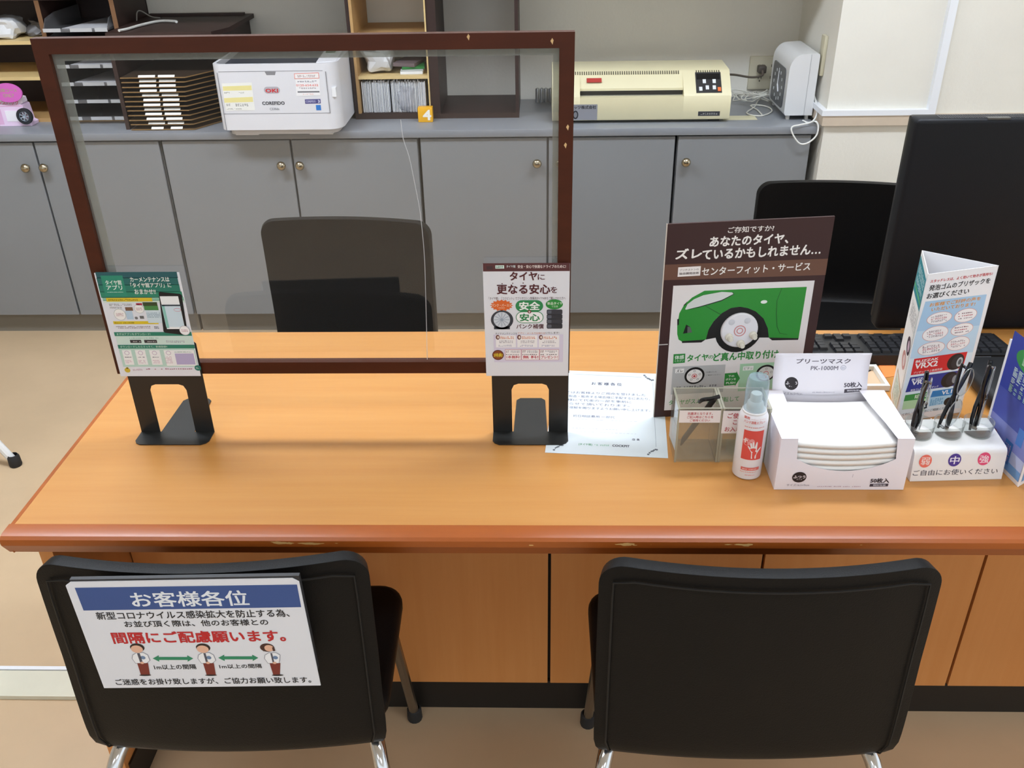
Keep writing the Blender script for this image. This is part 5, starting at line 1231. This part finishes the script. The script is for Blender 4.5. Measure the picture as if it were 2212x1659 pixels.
# printer
pt2 = thing('printer', 'white desktop laser printer with dark top tray on the counter', 'printer', (-.87, 3.33, ZC)); m_pw = M('printer_white', 'e2e1e4', .35); m_pd = M('printer_dark', '33373f', .5)
px0, px1, py0, py1 = -1.083, -.666, 3.137, 3.56
out = [(px0, py1), (px0, py0+.03)]+[(px0+.03-.03*math.cos(a), py0+.03-.03*math.sin(a)) for a in [k*math.pi/2/5 for k in range(1, 6)]]+[(px1-.05+.05*math.sin(a), py0+.05-.05*math.cos(a)) for a in [k*math.pi/2/7 for k in range(8)]]+[(px1, py1)]
MB().prism(out, lambda p, q, t: (p, q, t), .818, 1.012).build('body', m_pw, pt2)
inn = [(px0+.02+(p-px0)*(px1-px0-.04)/(px1-px0), py0+.02+(q-py0)*.93) for p, q in out]
MB().prism(inn, lambda p, q, t: (p, q, t), ZC+.004, .818).build('plinth', M('printer_grey', 'd2cfcf', .4), pt2)
for a in (px0+.04, px1-.12): MB().box(a, a+.08, py0+.022, py1-.06, ZC+.0005, ZC+.0045).build('foot', MATS['printer_grey'], pt2)
# upper rim, sunken dark output tray and raised control pod
rim = MB(); n = len(out); inner = [(-.87+(p+.87)*.955, 3.345+(q-3.345)*.94) for p, q in out]
vs = [(p, q, 1.012) for p, q in out]+[(p, q, 1.034) for p, q in out]+[(p, q, 1.034) for p, q in inner]+[(p, q, 1.012) for p, q in inner]
rim.add(vs, [(a*n+i, a*n+(i+1) % n, (a+1)*n+(i+1) % n, (a+1)*n+i) for a in range(3) for i in range(n)]); rim.build('top_rim', m_pw, pt2)
MB().grid(10, 8, lambda a, b: (-1.070+a*.335, 3.155+b*.385, 1.0125+.0205*max(0, 1-abs(b-.05)*4)*0+.016*b)).build('output_tray', m_pd, pt2)
MB().hexa([(-.742, 3.150, 1.0125), (-.675, 3.172, 1.0125), (-.675, 3.545, 1.0125), (-.725, 3.545, 1.0125), (-.735, 3.160, 1.0345), (-.675, 3.177, 1.0345), (-.675, 3.545, 1.058), (-.742, 3.545, 1.058)]).build('control_pod', m_pw, pt2)
MB().hexa([(-.727, 3.265, 1.0405), (-.690, 3.265, 1.0405), (-.690, 3.295, 1.0425), (-.727, 3.295, 1.0425), (-.729, 3.262, 1.0435), (-.688, 3.262, 1.0435), (-.688, 3.298, 1.047), (-.729, 3.298, 1.047)]).build('lcd_bezel', M('lcd_white', 'eef0ee', .3), pt2)
MB().hexa([(-.725, 3.266, 1.043), (-.692, 3.266, 1.043), (-.692, 3.294, 1.0455), (-.725, 3.294, 1.0455), (-.725, 3.266, 1.0445), (-.692, 3.266, 1.0445), (-.692, 3.294, 1.0476), (-.725, 3.294, 1.0476)]).build('lcd', M('lcd_green', '3f6a44', .2), pt2)
m_line = M('printer_seam', '8b8a8e', .6)
for b in ((-1.066, -.702, .8725, .8742), (-1.066, -1.0646, .8742, 1.008), (-.7035, -.7018, .8742, 1.008), (-1.060, -.712, 1.0105, 1.0122), (-1.066, -1.0650, .818, .8725)): MB().box(b[0], b[1], py0-.0004, py0+.002, b[2], b[3]).build('panel_seam', m_line, pt2)
MB().prism([(-.905, 1.010), (-.868, 1.010), (-.872, .999), (-.900, .999)], lambda p, q, t: (p, t, q), py0-.0006, py0+.004).build('finger_grip', M('grip_grey', '8a898c', .5), pt2)
MB().box(-.690, -.676, py0+.0055, py0+.02, .925, .955).build('side_latch', M('latch_white', 'f0f0f0', .3), pt2)
printing(P_PRINTER, sheet((-1.081, py0-.0003, .80), (1, 0, 0), (0, 0, 1)), pt2, 'stickers')

# dark box with the paper sorter
bx = thing('sorter_cabinet', 'dark wooden open box holding the paper sorter', 'cabinet', (-1.26, 3.45, ZC))
MB().box(-1.462, -1.448, 3.25, 3.66, ZC, 1.105).build('side_panel', m_dk, bx); MB().box(-1.092, -1.086, 3.30, 3.66, ZC, 1.105).build('side_panel', m_dk, bx)
MB().prism([(-1.462, 3.25), (-1.10, 3.25), (-1.066, 3.34), (-1.066, 3.66), (-1.462, 3.66)], lambda p, q, t: (p, q, t), 1.105, 1.12).build('top_board', m_dk, bx); MB().box(-1.448, -1.092, 3.645, 3.66, ZC, 1.105).build('back_board', m_dk, bx)
MB().box(-1.448, -1.092, 3.62, 3.64, 1.12, 1.128).build('rear_lip', m_dk, bx)
so_ = thing('paper_sorter', 'brown twelve-tray paper sorter with white label tabs', 'sorter', (-1.3, 3.4, ZC)); m_so = M('sorter_wood', '3d2f22', .5); m_soe = M('sorter_edge', '8a6a40', .45); m_tab = M('label_tab', 'f6f4ea', .35)
for k in range(12):
    z = ZC+.002+k*.01605; dx = -.012*math.sin(k/11*math.pi*.9) if 0 < k < 11 else 0
    xa_, xb_ = -1.438+dx*.2, -1.212+dx; y0_ = 3.236+(.0 if k == 0 else .004+.003*math.sin(k*2.1))
    p = MB().prism([(xa_, y0_), (xb_, y0_), (-1.105, 3.42), (-1.105, 3.60), (xa_, 3.60)], lambda p, q, t: (p, q, t), z, z+.0025).build('tray', m_so, so_)
    MB().prism([(xa_, y0_-.0015), (xb_+.0008, y0_-.0015), (-1.1035, 3.42), (-1.105, 3.42), (xb_, y0_), (xa_, y0_)], lambda p, q, t: (p, q, t), z-.0005, z+.0032).build('front_edge', m_soe, p, inv=WM[so_.name].inverted())
    for a, b in ((-1.377, -1.318), (-1.308, -1.250)):
        if k == 0: a += .012; b -= .004
        o_ = .002*math.sin(k*1.3)
        MB().hexa([(a+o_, y0_-.0030, z+.0030), (b+o_, y0_-.0030, z+.0030), (b+o_, y0_-.0020, z+.0030), (a+o_, y0_-.0020, z+.0030), (a+o_, y0_+.0042, z+.0095), (b+o_, y0_+.0042, z+.0095), (b+o_, y0_+.0050, z+.0095), (a+o_, y0_+.0050, z+.0095)]).build('label_tab', m_tab, p, inv=WM[so_.name].inverted())
tag(MB().tube(smoothpath([(-1.413, 3.252, 1.127), (-1.40, 3.29, 1.126), (-1.385, 3.37, 1.126), (-1.35, 3.46, 1.126), (-1.29, 3.45, 1.126), (-1.28, 3.435, 1.126)], 6), .0045, 8).build('flat_cable', M('grey_cable', 'c9c7c0', .5), origin=(-1.35, 3.4, 1.12)), 'pale cable lying on top of the dark sorter cabinet', 'cable')
tag(MB().tube(smoothpath([(-1.478+.03, 3.50, 1.122), (-1.444, 3.51, 1.150), (-1.432, 3.52, 1.152), (-1.405, 3.53, 1.132), (-1.38, 3.55, 1.124)], 6), .0022, 6).build('thin_cable', M('thin_grey', '8f8d86', .5), origin=(-1.43, 3.52, 1.12)), 'thin grey cable arching at the back of the sorter cabinet', 'cable')

# left shelf with letter trays
ls = thing('stationery_shelf', 'dark wooden stationery shelf with plywood edged boards', 'shelf', (-1.95, 3.5, ZC))
for a, b in ((-1.480, -1.464), (-1.742, -1.726), (-2.4, -2.385)): MB().box(a, b, 3.375, 3.66, ZC, 1.21).build('upright', m_dk, ls); MB().box(a, b, 3.3735, 3.375, ZC, 1.21).build('edge_strip', M('brown_strip', '7a5638', .5), ls)
MB().box(-2.4, -1.464, 3.375, 3.66, 1.21, 1.225).build('top_board', m_dk, ls); MB().box(-2.385, -1.48, 3.375, 3.66, ZC, .808).build('bottom_board', m_ply, ls); MB().box(-2.4, -1.464, 3.655, 3.662, ZC, 1.21).build('back_board', m_dk, ls)
for z in (.944, 1.066): MB().box(-2.385, -1.742, 3.372, 3.655, z, z+.012).build('shelf_board', m_plyd, ls)
m_tr = CLEAR('tray_plastic', 'c4c4c6', .28, 'a8a6a6', .06, 1.45); m_trl = CLEAR('tray_label', 'dcdcdc', .62, 'e0e0e0', .1, 1.4)
for k in range(6):
    z = .812+k*.0605; xa_, xb_ = -1.716, -1.490
    t = thing('letter_tray', ('lowest', 'second', 'third', 'fourth', 'fifth', 'topmost')[k]+' clear letter tray of the stack in the dark shelf', 'letter tray', (-1.6, 3.48, z))
    MB().box(xa_, xb_, 3.342, 3.64, z, z+.002).build('base', m_tr, t)
    for a in (xa_, xb_-.002): MB().prism([(3.345, z+.002), (3.64, z+.002), (3.64, z+.05), (3.44, z+.05), (3.37, z+.038), (3.345, z+.012)], lambda p, q, tt, a=a: (tt, p, q), a, a+.002).build('side_wall', m_tr, t)
    MB().box(xa_, xb_, 3.338, 3.342, z-.004, z+.008).build('front_lip', m_tr, t)
    for a, b in ((xa_, xa_+.062), (xa_+.095, xa_+.172), (xa_+.182, xb_)): MB().box(a, b, 3.3360, 3.3378, z-.003, z+.009).build('label_strip', m_trl, t)
    if k in (2, 5, 3):
        tag(MB().hexa([(-1.66, 3.36, z+.0022), (-1.495, 3.36, z+.0022), (-1.495, 3.63, z+.0022), (-1.60, 3.63, z+.0022), (-1.66, 3.36, z+.006), (-1.495, 3.36, z+.006), (-1.495, 3.63, z+.006), (-1.60, 3.63, z+.006)]).build('paper_pile', M('pile_paper', 'c9c7c8', .6), origin=(-1.58, 3.5, z)), {2: 'white paper pile in the third clear letter tray', 3: 'white paper pile in the fourth clear letter tray', 5: 'white paper pile in the topmost clear letter tray'}[k], 'paper')
crumple('plastic_bag', (-1.905, 3.46, 1.114), (.055, .06, .036), m_bag, 'pale crumpled plastic bag on the upper board of the stationery shelf', 'bag', 9)
crumple('grey_bag', (-1.80, 3.52, 1.106), (.045, .06, .028), M('grey_film', '5a5654', .35), 'dark grey crumpled bag on the upper board of the stationery shelf', 'bag', 11)

# pink maintenance display
pk = thing('pink_display', 'pink and white maintenance display with oval sign and toy wheel', 'display', (-1.92, 3.34, ZC)); m_pk = M('pale_pink', 'efd4ee', .35)
MB().prism([(-2.03, ZC+.0005), (-1.835, ZC+.0005), (-1.833, .806), (-1.845, .812), (-1.850, .868), (-1.858, .872), (-2.03, .872)], lambda p, q, t: (p, t, q), 3.318, 3.37).build('box', m_pk, pk)
MB().box(-1.920, -1.878, 3.3165, 3.318, .812, .850).build('white_panel', M('pk_white', 'f4f0f6', .3), pk)
MB().prism([(-2.03, .872), (-1.858, .872), (-1.850, .876), (-1.852, .893), (-1.866, .896), (-2.03, .884)], lambda p, q, t: (p, t, q), 3.325, 3.36).build('roof', M('pk_roof', 'f2e6f2', .35), pk)
printing([('t', 'メンテナンスパック', 'd0507a', 30, 76, 168, 90, 1, 1), ('r', 'e2a8cc', 10, 70, 180, 73, 1), ('r', 'e4b4d8', 40, 6, 96, 60, 1)], sheet((-2.03, 3.3176, ZC), (1, 0, 0), (0, 0, 1)), pk)
MB().prism([(-1.885+.052*math.cos(a), .915+.033*math.sin(a)) for a in [2*math.pi*k/32 for k in range(32)]], lambda p, q, t: (p, t, q), 3.306, 3.312).build('oval_sign', M('oval_pink', 'd568c0', .35), pk)
printing([('t', '専用コース', 'a8b070', 18, 36, 88, 48, 1, 1), ('t', 'ONLY', 'b8ae8a', 34, 18, 74, 30, 1, 1)], sheet((-1.937, 3.3058, .882), (1, 0, 0), (0, 0, 1)), pk, 'oval_lettering')
rot = Matrix.Translation((-1.848, 3.318, .832)) @ Matrix.Rotation(math.pi/2, 4, 'X')
wh = MB().lathe([(.016, 0), (.027, 0), (.0285, .004), (.0285, .012), (.027, .015), (.019, .0152), (.0175, .012), (.0175, .004)], seg=36, mat=rot).build('tyre', M('tyre_black', '24262c', .6), pk)
mb = MB().lathe([(0, .010), (.005, .0125), (.006, .011)], seg=16, mat=rot).lathe([(.0155, .011), (.0165, .0135), (.0178, .0125)], seg=32, mat=rot)
for k in range(7):
    a = 2*math.pi*k/7
    mb.add([rot @ Vector((r_*math.cos(a+d), r_*math.sin(a+d), z_)) for r_, d, z_ in ((.004, -.5, .0115), (.0165, -.16, .012), (.0165, .16, .012), (.004, .5, .0115))], [(0, 1, 2, 3)])
mb.build('rim', M('alloy', 'a9b6c4', .25, metal=.5), wh, inv=WM[pk.name].inverted())
